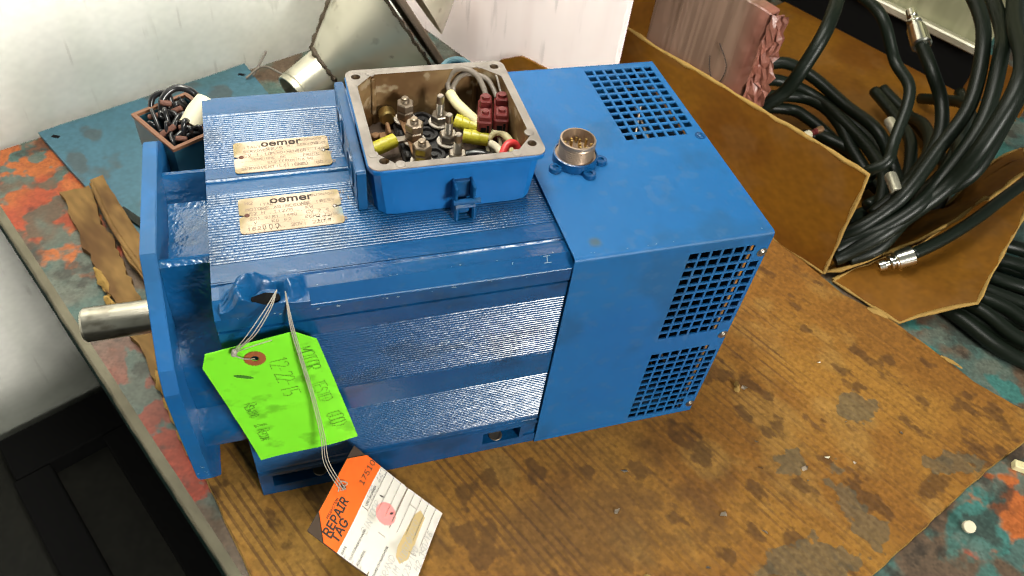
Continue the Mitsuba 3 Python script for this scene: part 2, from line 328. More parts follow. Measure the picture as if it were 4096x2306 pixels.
# ---------------------------------------------------------------- lamps (two ceiling fittings and an added wall washer, outside the frame)
def lamp(key, c, hx, hy, target, rad, label):
    c = np.array(c, float); d = np.array(target, float)-c; a, b, d = basis(d)
    body = frame(bx(-hx-.1, hx+.1, -hy-.1, hy+.1, -.5, -.02, .04), c, a, b, d)
    scene[key+'__housing'] = mikit.ply(trimesh.Trimesh(body.vertices*S, body.faces, process=False), 'white_print')
    v = np.array([c+a*i*hx+b*j*hy for i, j in ((-1, -1), (1, -1), (1, 1), (-1, 1))])
    f = np.array([[0, 1, 2], [0, 2, 3]])
    if np.cross(v[1]-v[0], v[2]-v[0])@d < 0: f = f[:, ::-1]
    scene[key+'__diffuser'] = {**mikit.ply(trimesh.Trimesh(v*S, f, process=False), 'white_print'), 'emitter': dict(type='area', radiance=rgb(*rad))}
    tag(key, label, kind='structure')
lamp('ceiling_lamp', (-.12, 1.1, 5.2), .60, .95, (-.12, 1.9, 0), (20, 19.6, 18), 'white fluorescent ceiling lamp hanging above the blue motor, out of the picture')
lamp('ceiling_lamp_002', bp(-.2, 1.75, 5.0), 2.0, .35, bp(-.3, 2.93, 1.9), (24, 23.6, 21), 'white lamp added to wash the wall above the bench with light, out of the picture')  # extra lamp put in to brighten the wall
lamp('ceiling_lamp_001', (3.3, -9.0, 4.4), 1.1, 1.5, (-.3, 0, .5), (62, 60.4, 56), 'white fluorescent ceiling lamp in front of the bench, out of the picture')

# ================================================================ the setting
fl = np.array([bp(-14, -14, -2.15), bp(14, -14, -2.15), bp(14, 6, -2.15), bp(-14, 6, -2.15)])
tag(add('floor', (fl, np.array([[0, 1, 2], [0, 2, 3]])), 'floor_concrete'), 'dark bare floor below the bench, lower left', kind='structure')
def bbox(a0, a1, b0, b1, z0, z1, c=0.0):                      # a box laid out in bench coordinates
    return frame(bx(a0, a1, b0, b1, z0, z1, c), (0, 0, 0), E1, E2, (0, 0, 1))
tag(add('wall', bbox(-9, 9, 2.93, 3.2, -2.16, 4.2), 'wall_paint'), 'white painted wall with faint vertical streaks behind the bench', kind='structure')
# ---------------------------------------------------------------- workbench
tag('workbench', 'worn steel workbench with chipped teal and orange paint', 'workbench')
add('workbench__top', bbox(-1.10, 5.2, -1.9, 2.86, -.06, -.02), 'bench_paint')
g = np.random.default_rng(3)
ys = np.linspace(-1.92, 2.87, 160); prof = [(-1.098, -.0195), (-1.112, -.018), (-1.130, -.022), (-1.140, -.036), (-1.143, -.10), (-1.141, -.150), (-1.125, -.155)]
v = []; wob = np.convolve(g.normal(0, .004, 190), np.ones(14)/5, 'same')[:160]
for k, y in enumerate(ys):
    for i, (a, z) in enumerate(prof): v.append(bp(a+wob[k]*(.5 if 0 < i < 4 else .2), y, z+wob[k]*.35*(i in (2, 3))))
n = len(prof); f = []
for k in range(len(ys)-1):
    for i in range(n-1): f += [[k*n+i, k*n+i+1, (k+1)*n+i+1], [k*n+i, (k+1)*n+i+1, (k+1)*n+i]]
add('workbench__edge', (np.array(v), np.array(f)), 'bench_edge', 35)
tag('workbench__edge', 'rounded front edge worn down to pale metal')
for a, b in ((-.95, 2.6), (-.95, -1.6), (4.9, 2.6), (4.9, -1.6)): add('workbench__leg', bbox(a-.09, a+.09, b-.09, b+.09, -2.149, -.171, .01), 'dark_frame')
add('workbench__panel', bbox(-.9, 5.1, -1.86, -1.80, -2.149, -.061), 'dark_frame'); add('workbench__panel', bbox(5.02, 5.08, -1.79, 2.6, -2.149, -.061), 'dark_frame')  # unseen panels added to keep lamp light from under the bench
add('workbench__shelf', bbox(-.8, 4.7, -1.5, 2.6, -1.7, -1.64), 'dark_frame')
tag('floor_frame', 'black square steel frame lying on the floor beside the bench', 'frame')
add('floor_frame__bar', bbox(-1.70, -.9, 2.52, 2.86, -2.149, -2.0, .01), 'dark_frame'); add('floor_frame__bar', bbox(-1.72, -1.5, .2, 2.515, -2.149, -2.0, .01), 'dark_frame'); add('floor_frame__bar', bbox(-1.18, -.98, .2, 2.515, -2.149, -2.0, .01), 'dark_frame')
# ---------------------------------------------------------------- white panel standing across the bench
tag(add('white_panel', bbox(1.52, 1.56, 1.145, 2.92, -.019, 2.6, .004), 'panel_paint'), 'tall pinkish white panel standing upright left of the cardboard box', 'panel')
# ---------------------------------------------------------------- cardboard sheet
SH = [(-1.03, -.39), (-.9, -.80), (-.74, -1.25), (.35, -1.35), (.66, -.93), (1.0, -.795), (1.38, -.662), (1.75, -.530), (2.2, -.40), (2.10, -.29), (2.003, -.145), (1.925, .064), (1.85, .235), (1.698, .443), (1.60, .76), (1.40, 1.30), (.9, 1.55), (-.2, 1.25), (-.95, 1.15), (-1.36, .86), (-1.335, .62), (-1.292, .384), (-1.189, .116), (-1.085, -.2)]
p = rough_poly(SH, .035, .0018, 5, keep=())
tag('cardboard_sheet', 'oily brown corrugated cardboard sheet under the blue motor', 'cardboard')
m = ext(p, -.0155, -.001)
add('cardboard_sheet__face', m, 'card_sheet')
ring = p.buffer(.004).difference(p.buffer(-.006)); add('cardboard_sheet__torn_edge', ext(ring, -.018, -.0125), 'torn_edge')
# torn flaps of liner paper along the sheet's left and right edges
g = np.random.default_rng(11); ms = []
def scrap(x, y, l, w_, ang, zt, seed):
    gg = np.random.default_rng(seed); n = 9; ax = np.array([math.cos(ang), math.sin(ang), 0]); ay = np.array([-ax[1], ax[0], 0]); v = []; f = []
    for i in range(n):
        t = i/(n-1); ww = w_*(.35+.65*math.sin(math.pi*min(1, t*.9+.08)))*(1+gg.normal(0, .22)); z = zt*math.sin(math.pi*t)*(1+gg.normal(0, .2))
        c = np.array([x, y, 0])+ax*l*(t-.5)
        for s, zz in ((-1, .001), (-.2, z+.004), (.5, z*.6+.003), (1, .0012+z*.2)): v.append(c+ay*ww*s*(1+gg.normal(0, .1))+[0, 0, zz])
    for i in range(n-1):
        for j in range(3): q = i*4+j; f += [[q, q+1, q+5], [q, q+5, q+4]]
    return trimesh.Trimesh(v, f, process=False)
for x, y, l, w_, an, zt in ((-1.335, .56, .20, .022, -1.25, .03), (-1.30, .42, .17, .018, -1.2, .022), (-1.255, .27, .16, .014, -1.2, .018), (1.80, .30, .10, .014, -.9, .012), (1.97, -.03, .10, .009, -1.0, .010)):
    add('cardboard_sheet__scrap', scrap(x, y, l, w_, an, zt, int(abs(x*100)+7)), 'torn_edge', True)
# ---------------------------------------------------------------- blue plate and the torn strips on the left
tag('blue_plate', 'flat dusty teal blue steel plate lying against the wall behind the motor', 'plate')
pl = rough_poly([(-.775, 2.868), (.37, 2.895), (.33, 2.55), (.24, 2.17), (.15, 1.45), (-.2, 1.1), (-.68, 1.0), (-.72, 1.62)], .12, .002, 3)
add('blue_plate__face', frame(ext(pl, -.019, .006), (0, 0, 0), E1, E2, (0, 0, 1)), 'old_blue_paint')
for a, b in ((-.72, 2.79), (.30, 2.80)): add('blue_plate__notch', frame(ext(affinity.rotate(sbox(a-.018, b-.010, a+.018, b+.010), -50), -.002, .0075), (0, 0, 0), E1, E2, (0, 0, 1)), 'dark_hole')
tag('card_strip', 'long torn brown cardboard strip nearest the left edge of the bench', 'cardboard')
st = rough_poly([(-1.79, 1.77), (-1.665, 1.80), (-1.60, 1.55), (-1.46, 1.12), (-1.30, .72), (-1.36, .58), (-1.44, .80), (-1.50, .98), (-1.56, 1.09), (-1.645, 1.35)], .03, .006, 9)
add('card_strip__face', ext(st, -.018, .012), 'strip_card')
add('card_strip__torn_edge', cat([scrap(-1.575, 1.16, .20, .02, -1.2, .03, 4), scrap(-1.53, 1.0, .16, .02, -1.15, .03, 5)]), 'torn_edge', True)
tag('card_strip_001', 'straight brown cardboard strip between the torn strip and the teal plate', 'cardboard')
st = rough_poly([(-1.655, 1.81), (-1.60, 1.84), (-1.54, 1.68), (-1.44, 1.42), (-1.33, 1.16), (-1.20, .92), (-1.26, .80), (-1.47, 1.23)], .05, .003, 10)
add('card_strip_001__face', frame(ext(st, .013, .034), (0, 0, 0), (1, 0, 0), (0, 1, 0), (0, 0, 1)), 'strip_card')
add('card_strip_001__fold', tube([(-1.645, 1.785, .03), (-1.55, 1.48, .034), (-1.42, 1.18, .034), (-1.28, .88, .03)], .011, 8), 'strip_card', True)
tag(add('rubber_strip', frame(bx(-.17, .17, -.02, .02, .0065, .02, .003), (-1.415, 1.47, 0), (.62, -.78, 0), (.78, .62, 0), (0, 0, 1)), 'black_rubber'), 'short black strip lying on the teal plate beside the cardboard strip', 'strip')
# ================================================================ the electric motor
M = 'electric_motor'
tag(M, 'large blue painted electric motor with an open terminal box and shaft pointing left', 'electric motor')
def ribs(a, b, base, lo=13, hi=25, pitch=.0108):
    """Low roof-shaped ribs from a to b along one axis: (along, outward) pairs; lo and hi are the slopes near the crest and near the groove."""
    n = max(1, int(abs(b-a)/pitch)); st = (b-a)/n; s = abs(st)*.25; h1, h2 = s*math.tan(math.radians(hi)), s*math.tan(math.radians(lo)); o = []
    for k in range(n):
        for t, z in ((-.5, -.0008), (-.43, .18*h1), (-.25, h1), (-.06, h1+h2*.8), (.06, h1+h2*.8), (.25, h1), (.43, .18*h1)): o.append((a+st*(k+.5+t), base-h1-h2+z))
    return o
F, TZ = .010, .984                                              # front face, top face
side = [(.0, -.004), (.135, -.004), (.139, .004), (.150, .004), (.154, -.001), (.166, -.001)]
prof = [(F+y if abs(y) != .004 else F+y, z) for z, y in side]
prof += [(F-o+.006, z) for z, o in ribs(.172, .432, .006, 28, 44)]
prof += [(F, .436), (F, .556)] + [(F-o+.006, z) for z, o in ribs(.560, .832, .006, 28, 44)]
prof += [(F, .838), (F, .897), (F+.008, .900), (F+.008, .906), (F-.002, .909), (F-.003, .955), (F+.006, .962)]
prof += [(.050, TZ+.004), (.056, TZ-.002), (.104, TZ-.002), (.107, TZ+.004), (.111, TZ+.004), (.112, TZ-.004), (.116, TZ-.004), (.117, TZ), (.182, TZ)]
prof += [(y, TZ-.006+o) for y, o in ribs(.186, .474, .006)]
prof += [(.478, TZ), (.527, TZ), (.530, TZ+.006), (.537, TZ+.009), (.544, TZ+.006), (.547, TZ), (.598, TZ)]
prof += [(y, TZ-.006+o) for y, o in ribs(.602, .872, .006)]
prof += [(.876, TZ+.003), (.884, TZ+.003), (.888, TZ), (.978, TZ), (.986, TZ-.008), (.99, .95), (.99, .0), (.80, .0), (.80, .10), (.20, .10), (.20, .0)]
body = Polygon(prof)
pk = [sbox(-.005, -.02, .075, .117)]
m = ext_x(body.buffer(0), -1.003, .03)
# pockets in the foot rail (front) with their bolt holes
def cutfoot(mesh, x0, x1):
    import manifold3d as m3
    def man(t): t.merge_vertices(); return m3.Manifold(m3.Mesh(np.asarray(t.vertices, np.float32), np.asarray(t.faces, np.uint32)))
    return man
import manifold3d as m3
def man(t):
    t = t.copy(); t.merge_vertices(); return m3.Manifold(m3.Mesh(np.asarray(t.vertices, np.float32), np.asarray(t.faces, np.uint32)))
def unman(M_):
    q = M_.to_mesh(); return trimesh.Trimesh(q.vert_properties[:, :3], q.tri_verts, process=False)
low = unman(man(m)-man(bx(-.960, -.62, -.05, .075, .050, .118))-man(bx(-.21, -.065, -.05, .075, .046, .118))-man(bx(-.62, -.21, -.05, .004, .04, .085))-man(bx(-.050, .05, -.05, .012, .052, .125)))
add(M+'__body', low, 'blue_ribbed', 46)
tag(M+'__body', 'finned blue housing with rows of fine lengthwise ribs')
for x in (-.80, -.15):
    add(M+'__foot_bolt_hole', lathe([(0, 1e-4), (0, .024), (.0025, .026), (.004, .024), (.004, .019), (.0015, .017), (.0015, 1e-4)], (x, .035, .0500 if x < -.5 else .0460), (x, .035, 1), 24), 'dark_bolt', 30)
# broken casting lug on the front corner, where the strings are tied
gx, gy = np.meshgrid(np.linspace(-.985, -.755, 70), np.linspace(.004, .150, 40), indexing='ij')
rr_ = np.hypot((gx+.868)/1.25, gy-.040)
hz = .034*np.exp(-((rr_-.052)/.019)**2)*np.clip(1.0-.6*((gx+.868)/.1)+(meshkit.fbm(np.stack([gx*22, gy*22, gx*0+5], -1), 2, 6)-.5)*1.2, .25, 1.3)+.020*np.exp(-((gx+.795)/.030)**4-((gy-.070)/.036)**4)+.012*np.exp(-((gx+.93)/.05)**2-((gy-.06)/.04)**2)
hz += .022*(meshkit.fbm(np.stack([gx*38, gy*38, gx*0], -1), 3, 4)-.5)*np.clip(hz/.02, 0, 1)
for k in range(3): hz += .008*np.exp(-(((gy-.012-.020*k)-.55*(gx+.985))/.006)**2)*(gx < -.90)
hz *= np.clip((gx+.985)/.02, 0, 1)*np.clip((-.755-gx)/.02, 0, 1)*np.clip((.150-gy)/.02, 0, 1)
hz -= .02*np.exp(-(rr_/.034)**4)
vv = np.stack([gx, gy, .9825+hz], -1); q_ = np.arange(70*40).reshape(70, 40)
top_ = np.stack([q_[:-1, :-1], q_[1:, :-1], q_[1:, 1:], q_[:-1, 1:]], -1).reshape(-1, 4)
vb = np.stack([gx[:, 0], gy[:, 0]*0+.0075, gx[:, 0]*0+.955], -1); v_ = np.vstack([vv.reshape(-1, 3), vb]); b0 = 70*40
fr_ = np.array([[b0+i, b0+i+1, q_[i+1, 0], q_[i, 0]] for i in range(69)])
fc = np.vstack([top_, fr_]); add(M+'__lifting_lug', (v_, np.vstack([fc[:, [0, 1, 2]], fc[:, [0, 2, 3]]])), 'blue_smooth', True)
tag(M+'__lifting_lug', 'broken lifting lug with a dark pit where the strings are tied')
add(M+'__lug_break', frame(hull(np.vstack([np.column_stack([.038*np.cos(np.linspace(0, 6.28, 17)), .018*np.sin(np.linspace(0, 6.28, 17))+.004*np.sin(5*np.linspace(0, 6.28, 17)), np.full(17, z)]) for z in (0, .005)])), (-.868, .032, .984), (1, 0, 0), (0, 1, 0), (0, 0, 1)), 'dark_hole')
add(M+'__rim_bead', tube([(-.77, .012, .958), (-.4, .0105, .958), (0, .0105, .958)], .0035, 8, caps=False), 'blue_ribbed', True)
# ---- drive-end flange and end bell
def octa(y0, y1, z0, z1, c, c2=None):
    c2 = c if c2 is None else c2
    return Polygon([(y0+c2, z0), (y1-c2, z0), (y1, z0+c2), (y1, z1-c), (y1-c, z1), (y0+c, z1), (y0, z1-c), (y0, z0+c2)])
fl_ = Polygon([(.25, .995), (.75, .995), (.80, .96), (.97, .80), (1.01, .73), (1.01, .23), (.985, .17), (.88, .0), (.12, .0), (.015, .17), (-.012, .23), (-.02, .52), (-.018, .70), (.015, .77), (.20, .935)]).buffer(.006).buffer(-.006)
def bevel_x(poly, x0, x1, c):
    return cat([ext_x(poly.buffer(-c), x0, x0+c*.5), ext_x(poly, x0+c*.5, x1-c*.5), ext_x(poly.buffer(-c), x1-c*.5, x1)])
add(M+'__flange', bevel_x(fl_, -1.182, -1.139, .004), 'blue_sheet', 30)
tag(M+'__flange', 'thick blue mounting flange with cut corners')
eb = Polygon([(.20, .10), (.80, .10), (.95, .28), (.95, .70), (.80, .80), (.695, .82), (.685, .88), (.675, .93), (.655, .935), (.64, .92), (.625, .885), (.61, .855), (.48, .84), (.34, .85), (.275, .87), (.262, .955), (.245, .965), (.228, .955), (.22, .905), (.20, .86), (.19, .76), (.12, .69), (.09, .60), (.10, .45), (.055, .40), (.045, .33), (.06, .29), (.13, .26)])
add(M+'__end_bell', ext_x(eb, -1.1385, -1.0035), 'blue_cast', 42); tag(M+'__end_bell', 'rough glossy cast end bell between the flange and the ribbed housing')
shaft_p, shaft_q = (-1.480, .497, .472), (-1.17, .497, .472)
add(M+'__shaft', lathe([(0, 1e-4), (0, .012), (.004, .018), (0, .022), (0, .050), (.008, .0575), (.31, .0575)], shaft_p, shaft_q, 48), 'steel', 35)
tag(M+'__shaft', 'bare bright steel shaft')
# ---- fan cowl: folded sheet with square-holed grilles
GX, GP, GW = .3725, .0408, .0318
def holes(xs, ys, w, h):
    return unary_union([sbox(x, y, x+w, y+h) for x in xs for y in ys])
LC, WC = .672, .990
tp = sbox(0, .013, LC, WC-.013); rows = [.519+.0402*k for k in range(11)]
hl = [(GX+GP*i, r) for r in rows for i in range(7) if not (i == 6 and r < .53)]
tp = tp.difference(unary_union([sbox(x, y, x+GW*.97, y+.0298) for x, y in hl]))
add(M+'__cowl_cover', ext(tp, .994, 1.0), 'blue_sheet')
tag(M+'__cowl_cover', 'smooth blue cowl top pierced by a square-holed grille')
fr = sbox(0, .0, LC, .987); fh = []
for z0, z1, keep7 in ((.530, .953, lambda k: k < 9 and k > 0), (.031, .442, lambda k: 1 < k < 10)):
    for k in range(11):
        zz = z0+(z1-z0-.0295)*k/10
        for i in range(7):
            if i < 6 or keep7(k): fh.append(sbox(.386+.0402*i, zz, .386+.0402*i+.0312, zz+.0295))
fr = fr.difference(unary_union(fh))
add(M+'__cowl_side', ext_y(fr, .0, .006), 'blue_sheet')
tag(M+'__cowl_side', 'blue cowl side with two square-holed grilles one above the other')
arc = [(.013-.013*math.cos(t), .987+.013*math.sin(t)) for t in np.linspace(0, math.pi/2, 7)]; inn = [(.013-.007*math.cos(t), .987+.007*math.sin(t)) for t in np.linspace(math.pi/2, 0, 7)]
add(M+'__cowl_fold', ext_x(Polygon(arc+inn), 0, LC), 'blue_sheet', 30)
add(M+'__cowl_side', ext_y(sbox(0, 0, LC, 1.0), WC-.012, WC-.006), 'blue_sheet')
add(M+'__cowl_end_flange', cat([bx(LC-.006, LC, .0065, .05, .005, .985), bx(LC-.006, LC, WC-.06, WC-.0125, .005, .985), bx(LC-.006, LC, .0505, WC-.0605, .94, .985), bx(LC-.006, LC, .0505, WC-.0605, .005, .05)]), 'blue_sheet')
fan = [lathe([(0, .34), (.004, .345), (.10, .345), (.10, .335), (.0, .335), (0, .34)], (.36, .5, .5), (.46, .5, .5), 40)]
add(M+'__fan_ring', fan, 'black_plastic', 30)
for k in range(7):
    a = k*2*math.pi/7
    b_ = frame(hull([(-.03, .07, -.03), (.03, .07, .03), (-.04, .32, -.06), (.04, .32, .06), (-.025, .07, -.03), (.035, .07, .03), (-.035, .32, -.06), (.045, .32, .06)]), (.41, .5, .5), (1, 0, 0), (0, math.cos(a), math.sin(a)), (0, -math.sin(a), math.cos(a)))
    add(M+'__fan_blade', b_, 'black_plastic')
add(M+'__fan_hub', cyl((.35, .5, .5), (.47, .5, .5), .09, 24, .01), 'black_plastic', 30)
for k, (p_, q_) in enumerate((((.52, .55, .90), (.56, .95, .93)), ((.47, .62, .86), (.55, .78, .95)), ((.5, .12, .75), (.45, .5, .5)), ((.5, .05, .3), (.45, .4, .4)))): add(M+'__guard_rod', cyl(p_, q_, .006, 8), 'dark_bolt', True)
add(M+'__added_cowl_end', bx(.604, .610, .0065, WC-.013, .01, .985), 'dark_blue_inside'); add(M+'__added_cowl_base', bx(.322, .603, .0066, WC-.0131, .004, .009), 'dark_blue_inside')  # dark plates added inside so the grille holes stay dark
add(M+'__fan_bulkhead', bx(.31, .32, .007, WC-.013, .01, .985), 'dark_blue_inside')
def screw(k, c, nrm, r=.0135, mat='bolt'):
    c, nrm = np.array(c, float), np.array(nrm, float)
    add(k, lathe([(0, r*1.35), (.002, r*1.35), (.002, r), (.006, r*.92), (.0085, r*.6), (.0085, r*.25), (.005, r*.2), (.005, 1e-4)], c, c+nrm, 20), mat, 30)
for z in (.914, .494, .052): screw(M+'__cowl_screw', (.655, -.0001, z), (0, -1, 0))
screw(M+'__cowl_screw', (.650, .503, 1.0001), (0, 0, 1), .0145, 'blue_ribbed')
tag(M+'__cowl_screw_003', 'screw painted blue with the cowl')
# ---- connector on the cowl
cx, cy = .150, .440
add(M+'__connector', lathe([(0, .066), (.012, .068), (.03, .068), (.03, .060)]+[p for k in range(6) for p in ((.034+.0075*k, .0565), (.038+.0075*k, .0600))]+[(.080, .058), (.084, .060), (.090, .059), (.091, .053), (.06, .052), (.045, .050), (.045, 1e-4)], (cx, cy, 1.0005), (cx, cy, 2), 48), 'copper_brown', 20)
scene[M+'__connector']['bsdf'] = ref('thread_metal'); tag(M+'__connector', 'round threaded metal plug socket')
add(M+'__connector_base', lathe([(0, .072), (.010, .074), (.032, .0735), (.034, .0685)], (cx, cy, 1.0008), (cx, cy, 2), 48), 'blue_ribbed', 30)
for a in (205, 285, 345, 95):
    t = math.radians(a); e = np.array([cx+.088*math.cos(t), cy+.088*math.sin(t), 1.0006])
    add(M+'__connector_ear', cat([lathe([(0, .021), (.014, .021), (.016, .019), (.016, .010), (.004, .009), (.004, 1e-4)], e, e+[0, 0, 1], 20), hull([(e[0]+d, e[1]+dd, z) for d in (-.012, .012) for dd in (-.012, .012) for z in (1.0006, 1.010)]+[(cx+.06*math.cos(t)+d, cy+.06*math.sin(t)+dd, z) for d in (-.016, .016) for dd in (-.016, .016) for z in (1.0006, 1.010)])]), 'blue_ribbed', 30)
for k in range(14):
    a = k*2.4; r = .010+.0095*math.sqrt(k)*1.05
    add(M+'__connector_pin', cyl((cx+r*math.cos(a), cy+r*math.sin(a), 1.0455), (cx+r*math.cos(a), cy+r*math.sin(a), 1.070+.006*math.sin(k)), .0042, 8), 'brass', 30)
# ---- nameplates
def nameplate(x0, x1, y0, y1, z, lines, big, seed, extra=None):
    k = numbered(M+'__nameplate'); g = np.random.default_rng(seed)
    p_ = sbox(x0, y0, x1, y1).buffer(-.012).buffer(.012)
    for cx_, s in ((x0+.003, 1), (x1-.003, -1)): p_ = p_.difference(Polygon([(cx_-s*.01, (y0+y1)/2-.012), (cx_+s*.014, (y0+y1)/2), (cx_-s*.01, (y0+y1)/2+.010)]))
    add(k, ext(p_, z, z+.003), 'nameplate_metal'); O = np.array([x0, y0, z+.003]); ex, ey = np.array([1., 0, 0]), np.array([0, 1., 0])
    add(k+'__maker_name', printed('oemer', .026, O+[big[0]-.012, big[1]+.006, 0], ex, ey, .0002, True, 1.15), 'ink')
    qs = []
    for (x, y, h, t) in lines:
        q = strokes(t, h, h*.17, jit=.02, gap=.5, seed=seed+int(x*100)+int(y*997)); q = q*[1.25, 1]+[x, y]; qs.append(q)
    add(k+'__small_print', quad_mesh(np.concatenate(qs), on_plane(O, ex, ey, .0006)), 'ink_soft')
    rs = [(.02, x1-x0-.02, y, y+.0010) for y in (.030, .051, .072, .093)]+[(.15+dx, .1512+dx, .005, .028) for dx in (.0, .03, .09)]
    add(k+'__ruled_lines', quad_mesh(rects(rs), on_plane(O, ex, ey, .0004)), 'ink_soft')
    for s in (x0+.022, x1-.020): add(k+'__rivet', lathe([(0, .008), (.003, .006), (.0042, 1e-4)], (s, (y0+y1)/2, z+.0028), (s, (y0+y1)/2, 2), 12), 'bolt' if s > x0+.1 else 'rust', True)
    return k
k1 = nameplate(-.916, -.622, .562, .714, TZ+.0015, [(.03, .118, .011, 'ITALY'), (.205, .134, .010, 'BUSNAGO MI'), (.03, .098, .010, 'SERVOVENT'), (.10, .100, .013, '92/5'), (.165, .110, .010, 'N. SERVOVENT'), (.24, .110, .012, '70'), (.03, .076, .012, 'CV 1.10'), (.11, .078, .010, 'RENDIMENTO'), (.19, .080, .011, 'GIRI 1490'), (.05, .056, .009, 'TENSIONE'), (.13, .056, .009, 'FREQ'), (.21, .055, .010, 'PROTEZ IP'), (.10, .035, .010, 'ELETTRONICA'), (.22, .036, .009, '50'), (.02, .012, .011, 'SERVOVENTILAZIONE'), (.155, .011, .012, '1'), (.185, .011, .012, '220'), (.245, .011, .012, '50/60')], (.095, .116), 21)
tag(k1, 'scuffed cream nameplate nearer the back of the motor')
k2 = nameplate(-.916, -.622, .290, .441, TZ+.0015, [(.02, .122, .012, 'N2'), (.06, .112, .010, 'ITALY'), (.21, .130, .010, 'BUSNAGO MI'), (.02, .094, .011, 'MOTORE ASINCRONO'), (.165, .098, .011, 'FASE IP'), (.235, .100, .011, 'SERV.S 1'), (.03, .075, .011, '92 HQ 112/M'), (.19, .078, .011, 'KW'), (.03, .054, .010, '201 GIRI 1490'), (.19, .056, .011, 'CV 7.5'), (.04, .034, .010, 'V'), (.09, .035, .011, 'KG 62'), (.185, .036, .011, 'KGM2 CUSC'), (.02, .010, .013, '162'), (.105, .010, .012, 'A. 20'), (.165, .010, .012, 'V. 220'), (.245, .012, .012, 'A. 16')], (.10, .112), 22)
tag(k2, 'stained cream nameplate nearer the front edge of the motor')
O = np.array([-.916, .290, TZ+.0045]); zz = []
for x in (.062, .080, .098): zz += [(x, x+.009, .026, .0275), (x, x+.009, .010, .0115), (x, x+.0016, .010, .0275), (x+.0074, x+.009, .010, .0275), (x+.0036, x+.0054, .003, .010)]
for x in (.215, .232, .249): zz += [(x, x+.010, .034, .0375), (x+.003, x+.007, .018, .024)]
add(k2+'__symbol', quad_mesh(rects(zz), on_plane(O, np.array([1., 0, 0]), np.array([0, 1., 0]), .0008)), 'ink')
# ---- terminal box
B = M+'__terminal_box'; X0, X1, Y0, Y1, RZ = -.548, -.016, .276, .790, 1.177
outr = sbox(X0, Y0, X1, Y1).buffer(-.035).buffer(.035)
inner = Polygon([(-.460, .755), (-.106, .755), (-.046, .695), (-.046, .37), (-.105, .304), (-.470, .304), (-.516, .358), (-.516, .695)])
def loft(polys):
    n = 64; rings = []
    for p_, z in polys:
        r = p_.exterior; rings.append(np.array([(*r.interpolate(t, normalized=True).coords[0], z) for t in np.linspace(0, 1, n, endpoint=False)]))
    v = np.vstack(rings); f = []
    for i in range(len(rings)-1):
        for j in range(n): k = (j+1) % n; f += [[i*n+j, i*n+k, (i+1)*n+k], [i*n+j, (i+1)*n+k, (i+1)*n+j]]
    return trimesh.Trimesh(v, f, process=False)
w0 = sbox(X0+.022, Y0+.020, X1-.024, Y1-.02).buffer(-.05).buffer(.05); w1 = sbox(X0+.006+.01, Y0+.010, X1-.012, Y1-.012).buffer(-.04).buffer(.04)
m = loft([(w0.buffer(-.012), TZ-.004), (w0, TZ+.008), (w1, 1.148), (outr.buffer(-.003), 1.154), (outr, 1.158), (outr, 1.170), (outr.buffer(-.003), 1.1735)])
if m.volume < 0: m.invert()
add(B, m, 'blue_box', 35); tag(B, 'square terminal box with its lid off, bright blue outside')
bosses = [(-.513, .748), (-.055, .752), (-.498, .318), (-.052, .333)]
rim = outr.buffer(-.003).difference(inner).difference(unary_union([Point(*b_).buffer(.0145, 8) for b_ in bosses]))
add(B+'__rim', ext(rim, 1.1735, RZ), 'raw_cast_metal'); tag(B+'__rim', 'bare grey metal rim')
for x, y in bosses: add(B+'__screw_hole', lathe([(0, 1e-4), (.0, .013), (.018, .014), (.016, .0145)], (x, y, 1.158), (x, y, 2), 16), 'dark_bolt', 30)
for x, y in ((-.465, .762), (-.100, .763), (-.524, .352), (-.455, .297), (-.045, .385), (-.110, .296)): add(B+'__rim_boss', lathe([(0, .0155), (.0035, .015), (.0045, .012), (.0045, 1e-4)], (x, y, RZ-.002), (x, y, 2), 18), 'raw_cast_metal', 30)
inw = loft([(inner.buffer(-.0005), 1.1765), (inner.buffer(.004), 1.05), (inner.buffer(-.004), .992)])
if inw.volume > 0: inw.invert()
add(B+'__inner_wall', inw, 'grimy_metal', 30); add(B+'__inner_floor', ext(inner.buffer(-.003), .988, .994), 'dark_card')  # floor colour darkened for the shade inside the box
for x in (-.458, -.118): add(B+'__wall_rib', bx(x-.007, x+.007, .742, .757, .995, 1.168, .003), 'grimy_metal')
# gland plate on the left wall with two knockouts
add(B+'__gland_plate', bevel_x(sbox(.33, TZ+.002, .80, 1.135).buffer(-.012).buffer(.012), -.578, -.548, .005), 'blue_smooth', 30)
for y in (.45, .66): add(B+'__knockout', lathe([(0, .058), (.004, .058), (.004, .050), (.0, .048), (0, 1e-4)], (-.5785, y, 1.06), (-.60, y, 1.06), 28), 'blue_ribbed', 30)
# latch on the front wall
lw = Y0+.012
add(B+'__latch', cat([bx(-.306, -.297, lw-.05, lw+.006, 1.045, 1.112, .003), bx(-.252, -.243, lw-.05, lw+.006, 1.045, 1.112, .003), bx(-.297, -.252, lw-.012, lw+.006, 1.045, 1.108, .002), tube([(-.310, lw-.047, 1.058), (-.228, lw-.047, 1.058)], .0085, 10), bx(-.293, -.256, lw-.040, lw+.006, 1.005, 1.040, .006)]), 'blue_smooth', 30)
add(B+'__latch_clip', cat([tube([(-.297, lw-.045, .972), (-.243, lw-.045, .972)], .013, 10), bx(-.304, -.290, lw-.048, lw+.012, .970, 1.030, .005), bx(-.250, -.236, lw-.048, lw+.012, .970, 1.030, .005), tube([(-.30, lw-.036, 1.030), (-.24, lw-.036, 1.030)], .007, 8)]), 'blue_smooth', 30)
